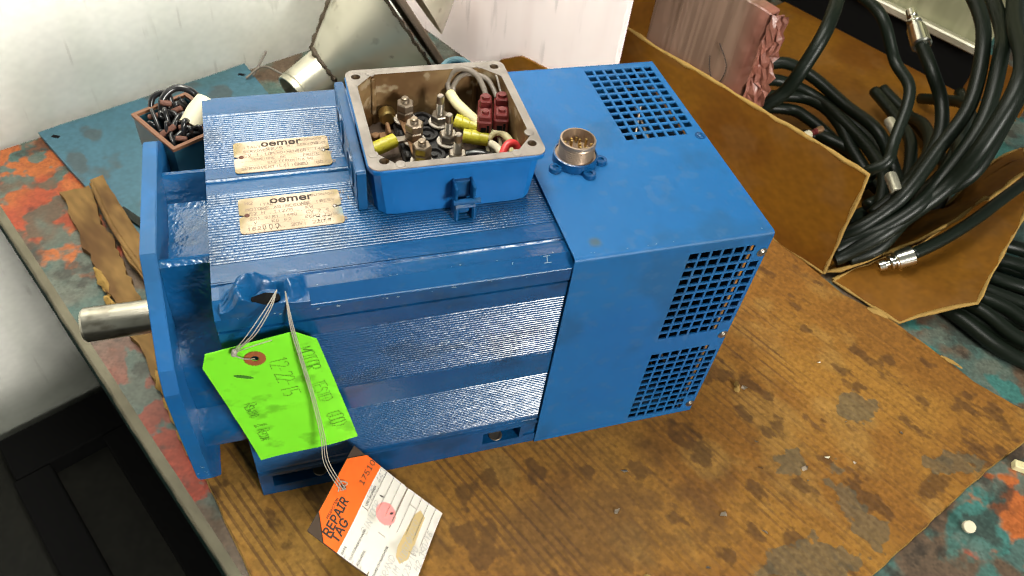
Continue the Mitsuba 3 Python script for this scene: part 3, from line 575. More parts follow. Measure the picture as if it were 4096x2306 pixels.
# ---- what is inside
add(B+'__terminal_block', cat([bx(-.405, -.205, .42, .735, .996, 1.022, .006)]+[bx(-.40+.0, -.385, y, y+.03, 1.02, 1.040, .004) for y in (.5, .61)]), 'black_plastic', 30)
for (x, y) in ((-.308, .51), (-.308, .618), (-.308, .70)):
    add(B+'__block_ring', lathe([(0, .036), (.012, .036), (.012, .026), (.002, .024), (.002, .012), (.010, .010), (.010, 1e-4)], (x, y, 1.0215), (x, y, 2), 28), 'black_plastic', 30)
ST = [(-.366, .689), (-.359, .575), (-.358, .462), (-.257, .656), (-.253, .551), (-.248, .449)]
for i, (x, y) in enumerate(ST):
    left = i < 3; mt = 'dark_bolt' if left else 'bolt'
    add(B+'__post', cyl((x, y, .995), (x, y, 1.040), .033, 20, .004), 'black_plastic', 30)
    add(B+'__washer', cyl((x, y, 1.040), (x, y, 1.047), .037, 26, .0015), 'dirty_washer', 30)
    hx = []
    rot = rng.uniform(0, 1)
    for kx in range(2 if left else 1):
        z0 = 1.054+kx*.029; z0 = z0 if left else 1.050
        hx.append(hull([(x+r*math.cos(a+rot), y+r*math.sin(a+rot), z) for z, r in ((z0, .0275), (z0+.003, .030), (z0+.023, .030), (z0+.027, .0265)) for a in np.arange(6)*math.pi/3]))
    add(B+'__nut', hx[-1] if not left else cat(hx), mt)
    zt = 1.128 if left else 1.148
    add(B+'__stud', lathe([(0, .0125)]+[p for k in range(18) for p in ((.004*k+.001, .0135), (.004*k+.003, .0118))]+[(.078 if left else .098, .0120), (.080 if left else .101, .009), (.080 if left else .101, 1e-4)], (x, y, zt-.080 if left else zt-.101), (x, y, 2), 16), mt, 20)
for a, b in ((0, 1), (1, 2)):
    p0, p1 = np.array([*ST[a], 1.0475]), np.array([*ST[b], 1.0475]); d = (p1-p0)/np.linalg.norm(p1-p0); e = np.array([-d[1], d[0], 0])
    add(B+'__link_bar', hull([p0-d*.02*0+e*s*.024+[0, 0, h] for s in (-1, 1) for h in (0, .006)]+[p1+e*s*.024+[0, 0, h] for s in (-1, 1) for h in (0, .006)]), 'copper_brown')
def wire(kind, pts, r, mat, sides=12): add(B+'__'+kind, tube(pts, r, sides), mat, True)
def crimp(p, q, r=.0225):
    p, q = np.array(p), np.array(q); L = np.linalg.norm(q-p)
    add(B+'__crimp_sleeve', lathe([(0, r*.8), (.0, r), (L*.30, r*1.03), (L*.32, r*.95), (L*.36, r*1.03), (L*.62, r*1.03), (L*.64, r*.96), (L*.68, r*1.02), (L, r), (L, r*.7)], p, q, 22), 'yellow_crimp', 30)
crimp((-.500, .533, 1.050), (-.424, .566, 1.056)); add(B+'__lug_tongue', hull([(-.426, .550, 1.050), (-.426, .582, 1.050), (-.375, .566, 1.045), (-.375, .590, 1.046), (-.426, .552, 1.058), (-.426, .580, 1.058), (-.375, .568, 1.052), (-.375, .590, 1.052)]), 'bolt')
crimp((-.212, .628, 1.066), (-.146, .588, 1.056)); crimp((-.205, .549, 1.062), (-.128, .523, 1.058)); crimp((-.46, .36, 1.02), (-.37, .40, 1.03), .019)
add(B+'__lug_tongue', hull([(-.20, .535, 1.05), (-.20, .565, 1.05), (-.245, .54, 1.044), (-.245, .565, 1.044), (-.20, .535, 1.06), (-.245, .54, 1.05)]), 'bolt')
add(B+'__lug_tongue', hull([(-.208, .615, 1.055), (-.205, .645, 1.055), (-.25, .64, 1.044), (-.25, .665, 1.044), (-.208, .615, 1.066), (-.25, .64, 1.05)]), 'bolt')
wire('cream_sleeve', [(-.206, .735, 1.098), (-.196, .690, 1.092), (-.172, .635, 1.086), (-.148, .600, 1.072), (-.130, .570, 1.05)], .0175, 'cream')
wire('grey_wire', [(-.206, .735, 1.098), (-.208, .762, 1.125), (-.190, .758, 1.168), (-.155, .742, 1.182), (-.122, .722, 1.168), (-.105, .695, 1.14), (-.098, .665, 1.115)], .0095, 'grey_wire')
wire('grey_wire', [(-.196, .728, 1.09), (-.192, .745, 1.118), (-.170, .748, 1.152), (-.135, .738, 1.165), (-.090, .720, 1.155), (-.072, .690, 1.135), (-.066, .655, 1.12)], .0085, 'grey_wire')
wire('grey_wire', [(-.055, .60, 1.12), (-.058, .66, 1.15), (-.060, .70, 1.172), (-.058, .735, 1.15)], .004, 'grey_wire')
wire('cream_wire', [(-.130, .522, 1.058), (-.110, .530, 1.075), (-.085, .525, 1.078), (-.062, .500, 1.062), (-.055, .47, 1.03)], .012, 'cream')
wire('cream_wire', [(-.125, .515, 1.05), (-.105, .490, 1.045), (-.090, .45, 1.03), (-.08, .40, 1.01)], .013, 'worn_cream')
wire('red_wire', [(-.125, .385, 1.02), (-.116, .410, 1.062), (-.092, .440, 1.092), (-.062, .448, 1.088), (-.046, .43, 1.05), (-.05, .40, 1.01)], .0125, 'red_wire')
wire('black_wire', [(-.215, .41, 1.01), (-.17, .455, 1.035), (-.12, .45, 1.03), (-.09, .42, 1.005)], .017, 'black_wire')
wire('black_wire', [(-.21, .50, 1.02), (-.165, .49, 1.03), (-.12, .47, 1.02), (-.07, .50, 1.0)], .016, 'black_wire')
wire('black_wire', [(-.49, .46, 1.01), (-.45, .44, 1.02), (-.40, .47, 1.01)], .02, 'black_wire')
wire('black_wire', [(-.14, .63, 1.03), (-.10, .60, 1.03), (-.07, .56, 1.01)], .018, 'black_wire')
wire('brown_wire', [(-.235, .38, 1.005), (-.20, .40, 1.03), (-.165, .385, 1.02), (-.13, .36, 1.0)], .011, 'rust')
wire('cream_wire', [(-.35, .345, 1.0), (-.33, .36, 1.02), (-.20, .345, 1.02), (-.17, .34, 1.0)], .013, 'worn_cream')
def redblock(x, y, z):
    d = np.array([-.27, -.96, 0]); d /= np.linalg.norm(d); e = np.array([-d[1], d[0], 0]); k = numbered(B+'__wire_connector'); o = np.array([x, y, z])
    up = np.array([0, 0, 1.]); R = (e, d, up)
    fr_ = lambda m_: frame(m_, o, e, d, np.cross(e, d))
    s = np.cross(e, d)[2]
    parts = [bx(-.020, .020, -.055, .055, -.03, .03, .004), bx(-.016, .016, -.048, -.012, -.05, .05, .003), bx(-.016, .016, .012, .05, -.044, .044, .003), cyl((0, -.03, -.058), (0, -.03, .058), .012, 14), cyl((0, .03, -.052), (0, .03, .052), .010, 14)]
    for p_ in parts: p_.apply_scale(1.18)
    add(k, cat([fr_(p_) for p_ in parts]), 'red_plastic', 25)
    add(k+'_slot', fr_(cat([bx(-.012, .005, .06, .0665, -.014, .016), bx(.008, .015, .06, .0662, -.023, .023)])), 'dark_hole')
redblock(-.124, .592, 1.085); redblock(-.072, .585, 1.092)
for x in (-.13, -.115, -.085, -.07): wire('brass_lead', [(x-.004, .535, 1.06), (x, .51, 1.03), (x+.004, .50, 1.0)], .007, 'worn_cream', 8)
add(B+'__earth_bracket', cat([bx(-.50, -.425, .60, .665, 1.0, 1.018, .003), bx(-.438, -.425, .605, .66, 1.018, 1.06, .003), cyl((-.475, .62, 1.018), (-.475, .62, 1.045), .014, 12, .003)]), 'copper_brown', 30)
add(B+'__brass_plug', cyl((-.42, .742, 1.04), (-.42, .70, 1.04), .028, 16, .006), 'brass', 30)
# ---- junction box behind the flange, full of wires
J = M+'__junction_box'; Lc, Bc = np.array([-1.233, 1.0]), np.array([-1.105, .79]); u = (Bc-Lc)/np.linalg.norm(Bc-Lc); vv = np.array([-u[1], u[0]])
def jq(a, b): return Lc+u*a+vv*b
jo = Polygon([jq(0, 0), jq(.247, 0), jq(.247, .20), jq(0, .20)]); ji = jo.buffer(-.012)
add(J, ext(jo.difference(ji), .70, .921), 'dark_teal'); tag(J, 'small open blue box crammed with black wires behind the flange')
add(J+'__gasket', ext(jo.buffer(.004).difference(jo.buffer(-.010)), .9215, .932), 'orange_gasket'); add(J+'__box_floor', ext(ji, .76, .78), 'dark_hole')
g = np.random.default_rng(5)
for k in range(34):
    a, b = g.uniform(.025, .22), g.uniform(.02, .18); a2, b2 = np.clip(a+g.normal(0, .05), .025, .22), np.clip(b+g.normal(0, .07), .02, .18)
    p0, p1 = jq(a, b), jq(a2, b2); md = (p0+p1)/2+g.normal(0, .012, 2)
    add(J+'__wire', tube([(*p0, .79), (*(p0*.8+md*.2), .905+g.uniform(0, .03)), (*md, .925+g.uniform(-.01, .04)), (*(p1*.8+md*.2), .905), (*p1, .79)], g.uniform(.0055, .0085), 8), 'black_wire', True)
for k in range(9):
    p0 = jq(g.uniform(.03, .235), g.uniform(.02, .16)); d = g.normal(0, 1, 2); d /= np.linalg.norm(d); z = .922+g.uniform(0, .03)
    add(J+'__splice_sleeve', cyl((*(p0-d*.018), z), (*(p0+d*.018), z+g.normal(0, .012)), .010, 10, .003), 'rust', 30)
c0 = jq(.03, .15); c1 = jq(.12, .22)
add(J+'__wire', tube([(*jq(.05, .07), .90), (*jq(.03, .10), .96), (*jq(.03, .15), .985), (*jq(.06, .19), .975), (*jq(.10, .22), .92)], .012, 12), 'black_wire', True)
add(J+'__wire', tube([(*jq(-.0, .06), .91), (*jq(-.012, .09), .955), (*jq(.01, .13), .965), (*jq(.05, .12), .94)], .010, 10), 'black_wire', True)
add(J+'__taped_cable', lathe([(0, .03), (0, .046), (.06, .05), (.11, .045), (.11, .02)], (*jq(.155, .12), .905), (*(jq(.13, .20)), .945), 20), 'worn_cream', 40)
tag(J+'__taped_cable', 'cable end wrapped in cream tape')
# lifting eye at the far side
add(M+'__lifting_eye', lathe([(.014*math.sin(t), .068+.014*math.cos(t)) for t in np.linspace(0, 2*math.pi, 13)], (-.055, 1.19, .865), (-.055, 1.14, .955), 32), 'old_blue_paint', True)
tag(M+'__lifting_eye', 'blue ring showing behind the terminal box')
add(M+'__lifting_eye_stem', cyl((-.055, 1.165, .82), (-.055, .985, .76), .02, 14), 'old_blue_paint', True)
# ---- chipped paint along the edges
g = np.random.default_rng(44); ch = []
def chip(c, ex, ey, s):
    n_ = 7; t = np.sort(g.uniform(0, 2*np.pi, n_)); rr_ = s*g.uniform(.4, 1, n_); ex, ey = np.array(ex, float), np.array(ey, float); nn = np.cross(ex, ey)
    v = np.vstack([np.array(c)+nn*.0009, [np.array(c)+ex*rr_[i]*np.cos(t[i])*1.8+ey*rr_[i]*np.sin(t[i])+nn*.0009 for i in range(n_)]])
    return trimesh.Trimesh(v, [[0, 1+i, 1+(i+1) % n_] for i in range(n_)], process=False)
for k in range(16): ch.append(chip((g.uniform(-.95, -.02), F-.0032, g.uniform(.945, .956)), (1, 0, 0), (0, 0, 1), g.uniform(.0015, .0045)))
for k in range(14): ch.append(chip((g.uniform(-.98, -.02), g.uniform(.058, .062), TZ-.0018), (1, 0, 0), (0, 1, 0), g.uniform(.001, .003)))
for k in range(14): ch.append(chip((g.uniform(-1.176, -1.145), -.0135-.006*0, g.uniform(.24, .5)), (1, 0, 0), (0, 0, 1), g.uniform(.0015, .004)))
for k in range(9): ch.append(chip((g.uniform(.0, .66), g.uniform(.015, .03), 1.0), (1, 0, 0), (0, 1, 0), g.uniform(.001, .0025)))
for a_, b_, c_, d_ in ((-.075, .030, -.072, .052), (-.083, .030, -.060, .033), (-.083, .050, -.062, .053), (-.18, .04, -.178, .047)):
    q = np.array([[(a_, b_), (a_+.0018, b_), (c_+.0018, d_), (c_, d_)]]) if abs(d_-b_) > abs(c_-a_) else np.array([[(a_, b_), (c_, b_), (c_, b_+.0015), (a_, b_+.0015)]])
    ch.append(quad_mesh(q, lambda p_: np.column_stack([p_[:, 0], .016+(p_[:, 1]-.012)*.794-.0006, .962+(p_[:, 1]-.012)*.607+.0009])))
tag(add(M+'__paint_chip', cat(ch), 'chip_blue'), 'pale chips and scratches in the blue paint', kind='stuff')
# ================================================================ the two tags
def tag_surface(A, Bp, D, bulge):
    """Bilinear card: A top-left, Bp top-right, D bottom-left corner; bulge bends it along its length."""
    A, Bp, D = map(np.array, (A, Bp, D)); ex, ey = Bp-A, D-A; n = np.cross(ey, ex); n = n/np.linalg.norm(n)
    def f(q, lift=0.0):
        s, t = q[:, :1], q[:, 1:]
        return A+ex*s+ey*t+n*(bulge(s, t)+lift)
    return f, np.linalg.norm(ex), np.linalg.norm(ey)
def card(poly, f, th):
    m = trimesh.creation.extrude_polygon(poly, 1.0, engine='earcut').subdivide_to_size(.06, max_iter=12); v = m.vertices
    P = f(v[:, :2], 0); N = f(v[:, :2], 1.0)-P
    m.vertices = P+N*(v[:, 2:]*th); 
    if m.volume < 0: m.invert()
    return m
G = 'green_tag'; tag(G, 'bright green paper tag with pencilled test notes hanging on the motor', 'tag')
gb = lambda s, t: -.004*np.sin(t*3.1)+.010*np.abs(t)**3-.005*np.sin(s*5+1)*t+.004*np.exp(-((t-.55)/.03)**2)
gf, gw, gh = tag_surface((-1.070, -.024, .862), (-.760, -.024, .905), (-.975, -.026, .300), gb)
out = Polygon([(0, .10), (.085, .0), (.84, -.012), (1, .085), (1.0, 1.0), (0, 1.0)]).difference(affinity.scale(Point(.44, .115).buffer(.022), 1.5, 1))
add(G+'__card', card(out, gf, .0022), 'green_card', 40)
ey_ = affinity.scale(Point(.44, .115).buffer(.056, 8), 1.65, 1).difference(affinity.scale(Point(.44, .115).buffer(.022, 6), 1.5, 1))
add(G+'__eyelet', card(ey_, lambda q, l=0: gf(q, .0024+l), .002), 'eyelet_red', 40)
def gwrite(text, h, s, t, ang, w, seed, mat, **k):
    q = strokes(text, h, w, jit=.022, seed=seed, **k); c, sn = math.cos(ang), math.sin(ang)
    def f(p):
        x = p[:, 0]*c-p[:, 1]*sn; y = p[:, 0]*sn+p[:, 1]*c
        return gf(np.column_stack([s+x/gw, t-y/gh]), .0036)
    return quad_mesh(q, f)
for q_ in [gwrite('MOTOR', .044, .79, .12, -math.pi/2+.02, .0015, 3, '', gap=.22, wf=.43), gwrite('TESTED', .038, .79, .42, -math.pi/2+.03, .0015, 4, '', gap=.15, wf=.41), gwrite('GOOD', .046, .80, .72, -math.pi/2+.04, .0015, 5, '', gap=0, wf=.41), gwrite('12-22-15', .048, .53, .15, -math.pi/2-.03, .0015, 6, '', gap=.15, wf=.43), gwrite('Rewind', .036, .13, .47, -math.pi/2, .0014, 7, '', gap=.0, wf=.43), gwrite('& Recon', .036, .12, .67, -math.pi/2-.05, .0014, 8, '', gap=-.0, wf=.41)]: add(G+'__writing', q_, 'green_ink')
add(G+'__smudge', card(affinity.rotate(affinity.scale(Point(.27, .24).buffer(.03, 5), 2.6, .45), 20), lambda q, l=0: gf(q, .0026+l), .0006), 'green_ink', 40)
e0 = gf(np.array([[.44, .115]]), .004)[0]; lg = np.array([-.835, .020, 1.020])
gs = []
for d in (-.006, .003, .009): gs.append(tube([lg+[0, 0, .01], lg+[-.03+d, -.035, -.02], (lg+e0)/2+[-.04+d*1.5, -.040, .02], e0+[-.045+d*.4, -.012, .055], e0+[-.030, -.010, .022], e0+[0, .0, 0]], .0015, 6))
gs.append(tube([e0+[-.045, -.012, .055], e0+[.0, -.025, .085], e0+[.055, -.03, .105]], .0014, 6)); gs.append(lathe([(0, 1e-4), (0, .007), (.018, .008), (.02, 1e-4)], e0+[-.050, -.012, .045], e0+[-.040, -.012, .07], 10))
add(G+'__string', cat(gs), 'string', True)
R = 'repair_tag'; tag(R, 'orange and white printed repair tag tied below the green tag', 'tag')
A_, L_, R_ = np.array([-.676, -.030, .275]), np.array([-.858, -.316, .319]), np.array([-.411, -.217, .022])
rf, rw, rh = tag_surface(L_, A_, L_+(R_-A_), lambda s, t: -.012*np.sin(t*3.1)*(1-.4*s)+.004*np.sin(s*6))
rx, ry = (A_-L_)/np.linalg.norm(A_-L_), (R_-A_)/np.linalg.norm(R_-A_); rn = np.cross(ry, rx); rn = rn/np.linalg.norm(rn)
hole = affinity.scale(Point(.56, .085).buffer(.022), 1.0, 1.3)
front = Polygon([(.0, .16), (.20, .0), (.83, 0), (1.0, .135), (1.0, .56), (.992, .6), (1, .64), (1.0, 1.0), (0, 1.0)]).difference(hole)
head = front.intersection(sbox(-1, -1, 2, .295)); tail = front.intersection(sbox(-1, .295, 2, 2))
back = Polygon([(0, 0), (1, 0), (1, .97), (0, .97)]).difference(hole)
lift = lambda z: (lambda q, l=0: rf(q, z+l))
add(R+'__backing', card(back, lift(-.006), .003), 'dark_card', 40); tag(R+'__backing', 'dark carbon backing showing at the cut corners')
add(R+'__header', card(head, lift(0), .002), 'orange_card', 40); tag(R+'__header', 'orange header band')
add(R+'__form', card(tail, lift(0), .002), 'white_card', 40)
add(R+'__sticker', card(affinity.scale(Point(.615, .525).buffer(.098, 12), 1.16, 1), lift(.0024), .001), 'pink_sticker', 40)
add(R+'__stain', card(Polygon([(.30, .755), (.40, .735), (.80, .765), (.88, .80), (.84, .865), (.55, .87), (.34, .86), (.26, .81)]), lift(.0022), .0006), 'stain_card', 40)
add(R+'__hole_ring', card(hole.buffer(.016).difference(hole), lift(.0024), .0008), 'orange_card', 40)
def rw_mesh(m2, s, t, up=False):           # 2-D lettering (x along the tag's width) to the card
    v = m2.vertices; q = np.column_stack([s+v[:, 0]/rw, t-v[:, 1]/rh]); m3_ = m2.copy(); m3_.vertices = rf(q, 0)+rn*(.0026+v[:, 2:]); 
    if np.cross(rx, -ry)@rn < 0: m3_.invert()
    return m3_
def rtext(t_, h, s, t, bold=False, sx=1.0):
    m2 = meshkit.text_mesh(t_, h, depth=.0006, bold=bold); m2.vertices = m2.vertices*[sx, 1, 1]; return rw_mesh(m2, s, t)
def rstroke(t_, h, s, t, w, seed, gap=.4): return quad_mesh(strokes(t_, h, w, jit=.04, seed=seed, gap=gap, slant=.15), lambda p: rf(np.column_stack([s+p[:, 0]/rw, t-p[:, 1]/rh]), .0034))
for q_ in [rtext('REPAIR', .031, .055, .180, True, .92), rtext('TAG', .031, .06, .262, True, .92), rtext('17510', .020, .70, .235, False, 1.15), rtext('PRODUCTION', .0085, .19, .095), rtext('DATE', .008, .012, .345), rtext("CUSTOMER'S NAME", .0085, .012, .425), rtext('ADDRESS', .0085, .012, .502), rtext('MAKE OF MACHINE', .0085, .012, .662), rtext('UNIT NUMBER', .0085, .55, .345)]: add(R+'__printing', q_, 'ink')
rs = [(0.0, 1.0, y, y+.004) for y in (.365, .445, .525, .68, .76, .84, .92)]+[(0, 1, .598, .608), (.52, .527, .30, .365), (.40, .405, .525, .60), (.86, .866, .68, .76), (.42, .426, .84, .92)]
add(R+'__ruled_lines', quad_mesh(rects(rs), lambda p: rf(p, .0028)), 'ink_soft')
for q_ in [rstroke('CINTOOR', .024, .30, .445, .0022, 1), rstroke('120.443', .024, .62, .362, .0022, 2), rstroke('BI10H270', .022, .36, .835, .002, 3), rstroke('BRAND', .024, .02, .757, .0022, 4), rstroke('JM A0574', .024, .12, .835, .0022, 5), rstroke('55', .022, .04, .915, .0022, 6), rstroke('128/190', .022, .16, .915, .0022, 7), rstroke('220', .022, .02, .99, .0022, 8), rstroke('H2 350/16', .022, .30, .99, .0026, 9)]: add(R+'__handwriting', q_, 'pencil')
for q_ in [card(affinity.rotate(affinity.scale(Point(.655, .57).buffer(.012), 1.8, .9), 30), lift(.0036), .0004), card(affinity.rotate(affinity.scale(Point(.745, .425).buffer(.008), 3, .9), 80), lift(.0026), .0004)]: add(R+'__pen_mark', q_, 'ink')
h0 = rf(np.array([[.56, .085]]), .004)[0]
rsx = []
for d in (-.004, .0, .004): rsx.append(tube([lg+[.02, .0, .0], (-.812+d, -.030, .93), (-.800+d, -.052, .80), (-.785+d*1.2, -.060, .62), (-.775+d*1.5, -.088, .45), (-.775+d*2, -.125, .36), h0+[-.006+d*2, -.012, .012], h0+[0, 0, -.002]], .0015, 6, 12))
rsx.append(tube([h0+[-.02, -.02, .01], h0+[-.008, .012, .014], h0+[.012, .006, .006], h0], .002, 6))
add(R+'__string', cat(rsx), 'string', True)
# ================================================================ steel hopper behind the motor
H = 'steel_hopper'; tag(H, 'welded grey steel cone with a short pipe neck lying behind the motor', 'hopper')
n0, n1, big = np.array([-.665, 2.27, .112]), np.array([-.465, 2.39, .190]), np.array([-.085, 2.46, .42])
add(H+'__neck', lathe([(0, .100), (0, .110), (.01, .112), (.03, .112), (.033, .116), (.04, .112), (.25, .116), (.25, .09), (.0, .100)], n0, n1+(n1-n0)*.1, 40), 'dull_steel', 30)
add(H+'__neck_inside', cyl(n0+(n1-n0)*.25, n0+(n1-n0)*.27, .10, 30), 'dark_hole')
ax_ = (big-n1)/np.linalg.norm(big-n1); Lh = np.linalg.norm(big-n1)
add(H+'__cone', lathe([(0, .125), (Lh, .390), (Lh+.02, .393)], n1, big, 64), 'dull_steel', 30)
def weld(c, d, r, n, seed, amp=.006, th=.010):
    g = np.random.default_rng(seed); a, b, d = basis(d); t = np.linspace(0, 2*np.pi, n); rr = r+g.normal(0, amp*.4, n); rr[-1] = rr[0]
    return tube(np.asarray(c)+rr[:, None]*(np.cos(t)[:, None]*a+np.sin(t)[:, None]*b)+d*g.normal(0, amp*.5, n)[:, None], th*(1+g.normal(0, .25, n)), 8, raw=True, caps=False)
add(H+'__weld_seam', weld(n1, ax_, .122, 60, 1, .006, .014), 'weld', True); add(H+'__weld_seam', weld(big+ax_*.01, ax_, .393, 90, 2, .006, .010), 'weld', True)
a, b, d = basis(ax_); th = [t for t in np.linspace(0, 2*np.pi, 181)]
best = max(th, key=lambda t: (np.cos(t)*a+np.sin(t)*b)@np.array([-.55, .35, .75])); rad = np.cos(best)*a+np.sin(best)*b
g = np.random.default_rng(8); pts = [n1+ax_*Lh*t+rad*(.127+.265*t)+g.normal(0, .004, 3) for t in np.linspace(0, 1, 22)]
add(H+'__weld_seam', tube(np.array(pts), .013*(1+g.normal(0, .25, 22)), 8, raw=True), 'weld', True)
pe = (big+ax_*.05); ea, eb, ed = np.array([0, 0, 1.]), np.cross(ax_, [0, 0, 1.]), ax_
eb /= np.linalg.norm(eb); ea = np.cross(eb, ax_)
add(H+'__end_plate', frame(bx(-.47, .60, -.42, .42, 0, .035, .006), pe, ea, eb, np.cross(ea, eb)), 'rust_plate'); tag(H+'__end_plate', 'dark rusty square plate on the wide end')
add(H+'__cone', lathe([(0, .30), (.20, .17), (.3, .17)], pe+ax_*.05+[0, 0, .12], pe+ax_*2+[0, 0, .12], 48), 'dull_steel', 30)
tag(add('wire_scrap', cat([tube([(-.90, 2.60, .02), (-.80, 2.66, .05), (-.70, 2.60, .03)], .006, 8), tube([(-.86, 2.62, .02), (-.77, 2.75, .09)], .006, 8)]), 'grey_wire', True), 'thin grey wire scrap on the bench left of the cone neck', 'wire')
# ================================================================ cardboard box of hoses
C = 'cardboard_box'; tag(C, 'open brown cardboard box holding coiled black hoses', 'cardboard box')
def plate3(pts, th, seed, amp=.004, step=.05, keep=(), mat='box_card', name='wall', edge=True, bend=None):
    """A card wall through 3-D points lying about in one plane."""
    P = np.asarray(pts, float); c = P.mean(0); u_, s_, vt = np.linalg.svd(P-c); ex, ey = vt[0], vt[1]
    if ey[2] < 0: ey = -ey
    q = np.column_stack([(P-c)@ex, (P-c)@ey]); po = rough_poly(q, step, amp, seed, keep)
    if po.geom_type != 'Polygon': po = max(po.geoms, key=lambda g_: g_.area)
    k = add(f'{C}__{name}', sheet3(po, c, ex, ey, th, bend, .12 if bend else None), mat, 30 if bend else False)
    if edge:
        rg = np.array(po.exterior.coords); off = bend(rg[:, 0], rg[:, 1]) if bend else 0*rg[:, 0]; ez = np.cross(ex, ey); r3 = c+rg[:, :1]*ex+rg[:, 1:]*ey+(off+th/2)[:, None]*ez
        g_ = np.random.default_rng(seed+50); add(f'{C}__torn_edge', tube(r3, .0095*(1+np.clip(g_.normal(0, .22, len(r3)), -.5, .6)), 6, raw=True, caps=False), 'torn_edge', True)
    return k
def lifted(pts, th, seed, amp=.004, step=.05, keep=(), name='flap', ripple=0.0):
    """A bent card sheet seen in plan: outline from the points' x and y, height spread smoothly from their z."""
    from scipy.interpolate import RBFInterpolator
    P = np.asarray(pts, float); po = rough_poly(P[:, :2], step, amp, seed, keep)
    if po.geom_type != 'Polygon': po = max(po.geoms, key=lambda g_: g_.area)
    fz = RBFInterpolator(P[:, :2], P[:, 2], kernel='linear', smoothing=1e-4)
    zz = lambda q: fz(q)+ripple*np.sin(q[:, 0]*9+q[:, 1]*6)
    m_ = ext(po, 0, th).subdivide_to_size(.10, max_iter=12); v = m_.vertices.copy(); v[:, 2] += zz(v[:, :2]); m_.vertices = v
    k = add(f'{C}__{name}', m_, 'box_card', 40)
    rg = np.array(po.exterior.coords); r3 = np.column_stack([rg, zz(rg)+th/2]); g_ = np.random.default_rng(seed+50)
    add(f'{C}__torn_edge', tube(r3, .0095*(1+np.clip(g_.normal(0, .22, len(r3)), -.5, .6)), 6, raw=True, caps=False), 'torn_edge', True)
    return k
K0 = np.array([1.676, .583, .004]); far = K0+E2*1.7
k = plate3([K0, (1.640, .613, .595), (1.30, 1.32, .60), (.99, 1.99, .60), (.93, 2.12, .004)], .016, 31, amp=.0035, step=.06, keep=(4,), name='wall'); tag(k, 'left wall with a ragged top edge facing the motor')
kb = bp(K0@E1, 1.60)
plate3([kb, kb+[0, 0, 1.45], kb+E1*1.30+[0, 0, 1.45], kb+E1*1.05], .016, 32, name='wall', edge=False)
plate3([K0+E1*2.3, K0+E1*2.3+[0, 0, .25], kb+E1*2.3+[0, 0, .35], kb+E1*2.3], .016, 35, name='wall', edge=False)
kf_ = lifted([(1.694, .588, .0), (2.171, .757, .0), (2.615, .873, .0), (3.537, 1.282, .0), (3.05, .87, .27), (2.595, .70, .245), (2.258, .575, .215), (1.99, .55, .13), (1.74, .56, .03)], .014, 33, amp=.005, step=.06, keep=(0, 1, 2), name='wall')
tag(kf_, 'front wall bent outwards with a pale torn edge')
k = lifted([(1.70, .53, -.004), (1.78, .38, -.004), (1.869, .224, .0), (2.186, .167, .12), (2.72, .537, .15), (3.057, .783, .17), (3.3, .98, .17), (2.259, .627, .05)], .014, 34, amp=.004, step=.07, name='loose_flap', ripple=.008); tag(k, 'loose flap spread over the bench at the right')
tag(add('added_dark_board', bbox(2.75, 3.9, 1.64, 1.665, -.015, .62, .003), 'dark_olive'), 'dark board added to fill the dark area behind the hoses right of the orange back wall', 'board')  # board added to stand for the dark area behind the hoses
add(C+'__box_floor', frame(bx(K0@E1, K0@E1+2.3, -.18, 1.6, -.0185, -.008), (0, 0, 0), E1, E2, (0, 0, 1)), 'box_card')
cs_ = rough_poly([(2.05, -.018), (1.935, .162), (1.784, .261), (1.585, .29), (1.485, .236), (1.2, .12), (1.2, -.018)], .05, .002, 40, keep=(5, 6))
tag(add('card_scrap', sheet3(cs_, bp(1.498, 0, 0), E2, (0, 0, 1), .012), 'box_card'), 'piece of tan cardboard leaning against the foot of the white panel', 'cardboard')
W = 'wrapped_board'; tag(W, 'thick board wrapped in pink plastic film standing in the box', 'board')
we = np.array([1.361, 1.251, .95]); wa, wb = we@E1, we@E2
bm = bx(-.0, .085, 0, .62, 0, .985, .006).subdivide_to_size(.05, max_iter=12)
v = bm.vertices; nz = meshkit.fbm(v*[9, 14, 10]+[3, 7, 1], 3)-.5; k_ = np.clip(1-v[:, 1]/.16, 0, 1)
v[:, 0] -= nz*.035*k_; v[:, 1] += nz*.05*k_; v[:, 2] += .05*v[:, 1]; bm.vertices = v
add(W+'__board', frame(bm, bp(wa, wb, .03), E1, E2, (0, 0, 1)), 'film_wrap', 50)
# crumpled loose film at the board's end
g = np.random.default_rng(14); nn_ = 26; ml = 8; v = []; f = []
for i in range(nn_):
    t = i/(nn_-1); wdt = .10*(.35+.65*math.sin(math.pi*(.12+.8*t)))*(1+g.normal(0, .12))
    for j in range(ml):
        s = j/(ml-1); v.append(bp(wa-.012+.045*s+g.normal(0, .009)*(s > 0), wb-.002-wdt*s+g.normal(0, .006), .22+.80*(1-t)+g.normal(0, .007)))
for i in range(nn_-1):
    for j in range(ml-1): q = i*ml+j; f += [[q, q+1, q+ml+1], [q, q+ml+1, q+ml]]
add(W+'__loose_film', (np.array(v), np.array(f)), 'film_wrap'); tag(W+'__loose_film', 'crumpled film hanging off the end')
add(W+'__pencil_curve', tube([bp(wa-.006, wb+.20, .78), bp(wa-.006, wb+.13, .70), bp(wa-.006, wb+.13, .62), bp(wa-.006, wb+.16, .58), bp(wa-.006, wb+.21, .64), bp(wa-.006, wb+.23, .70)], .0022, 6), 'ink', True)
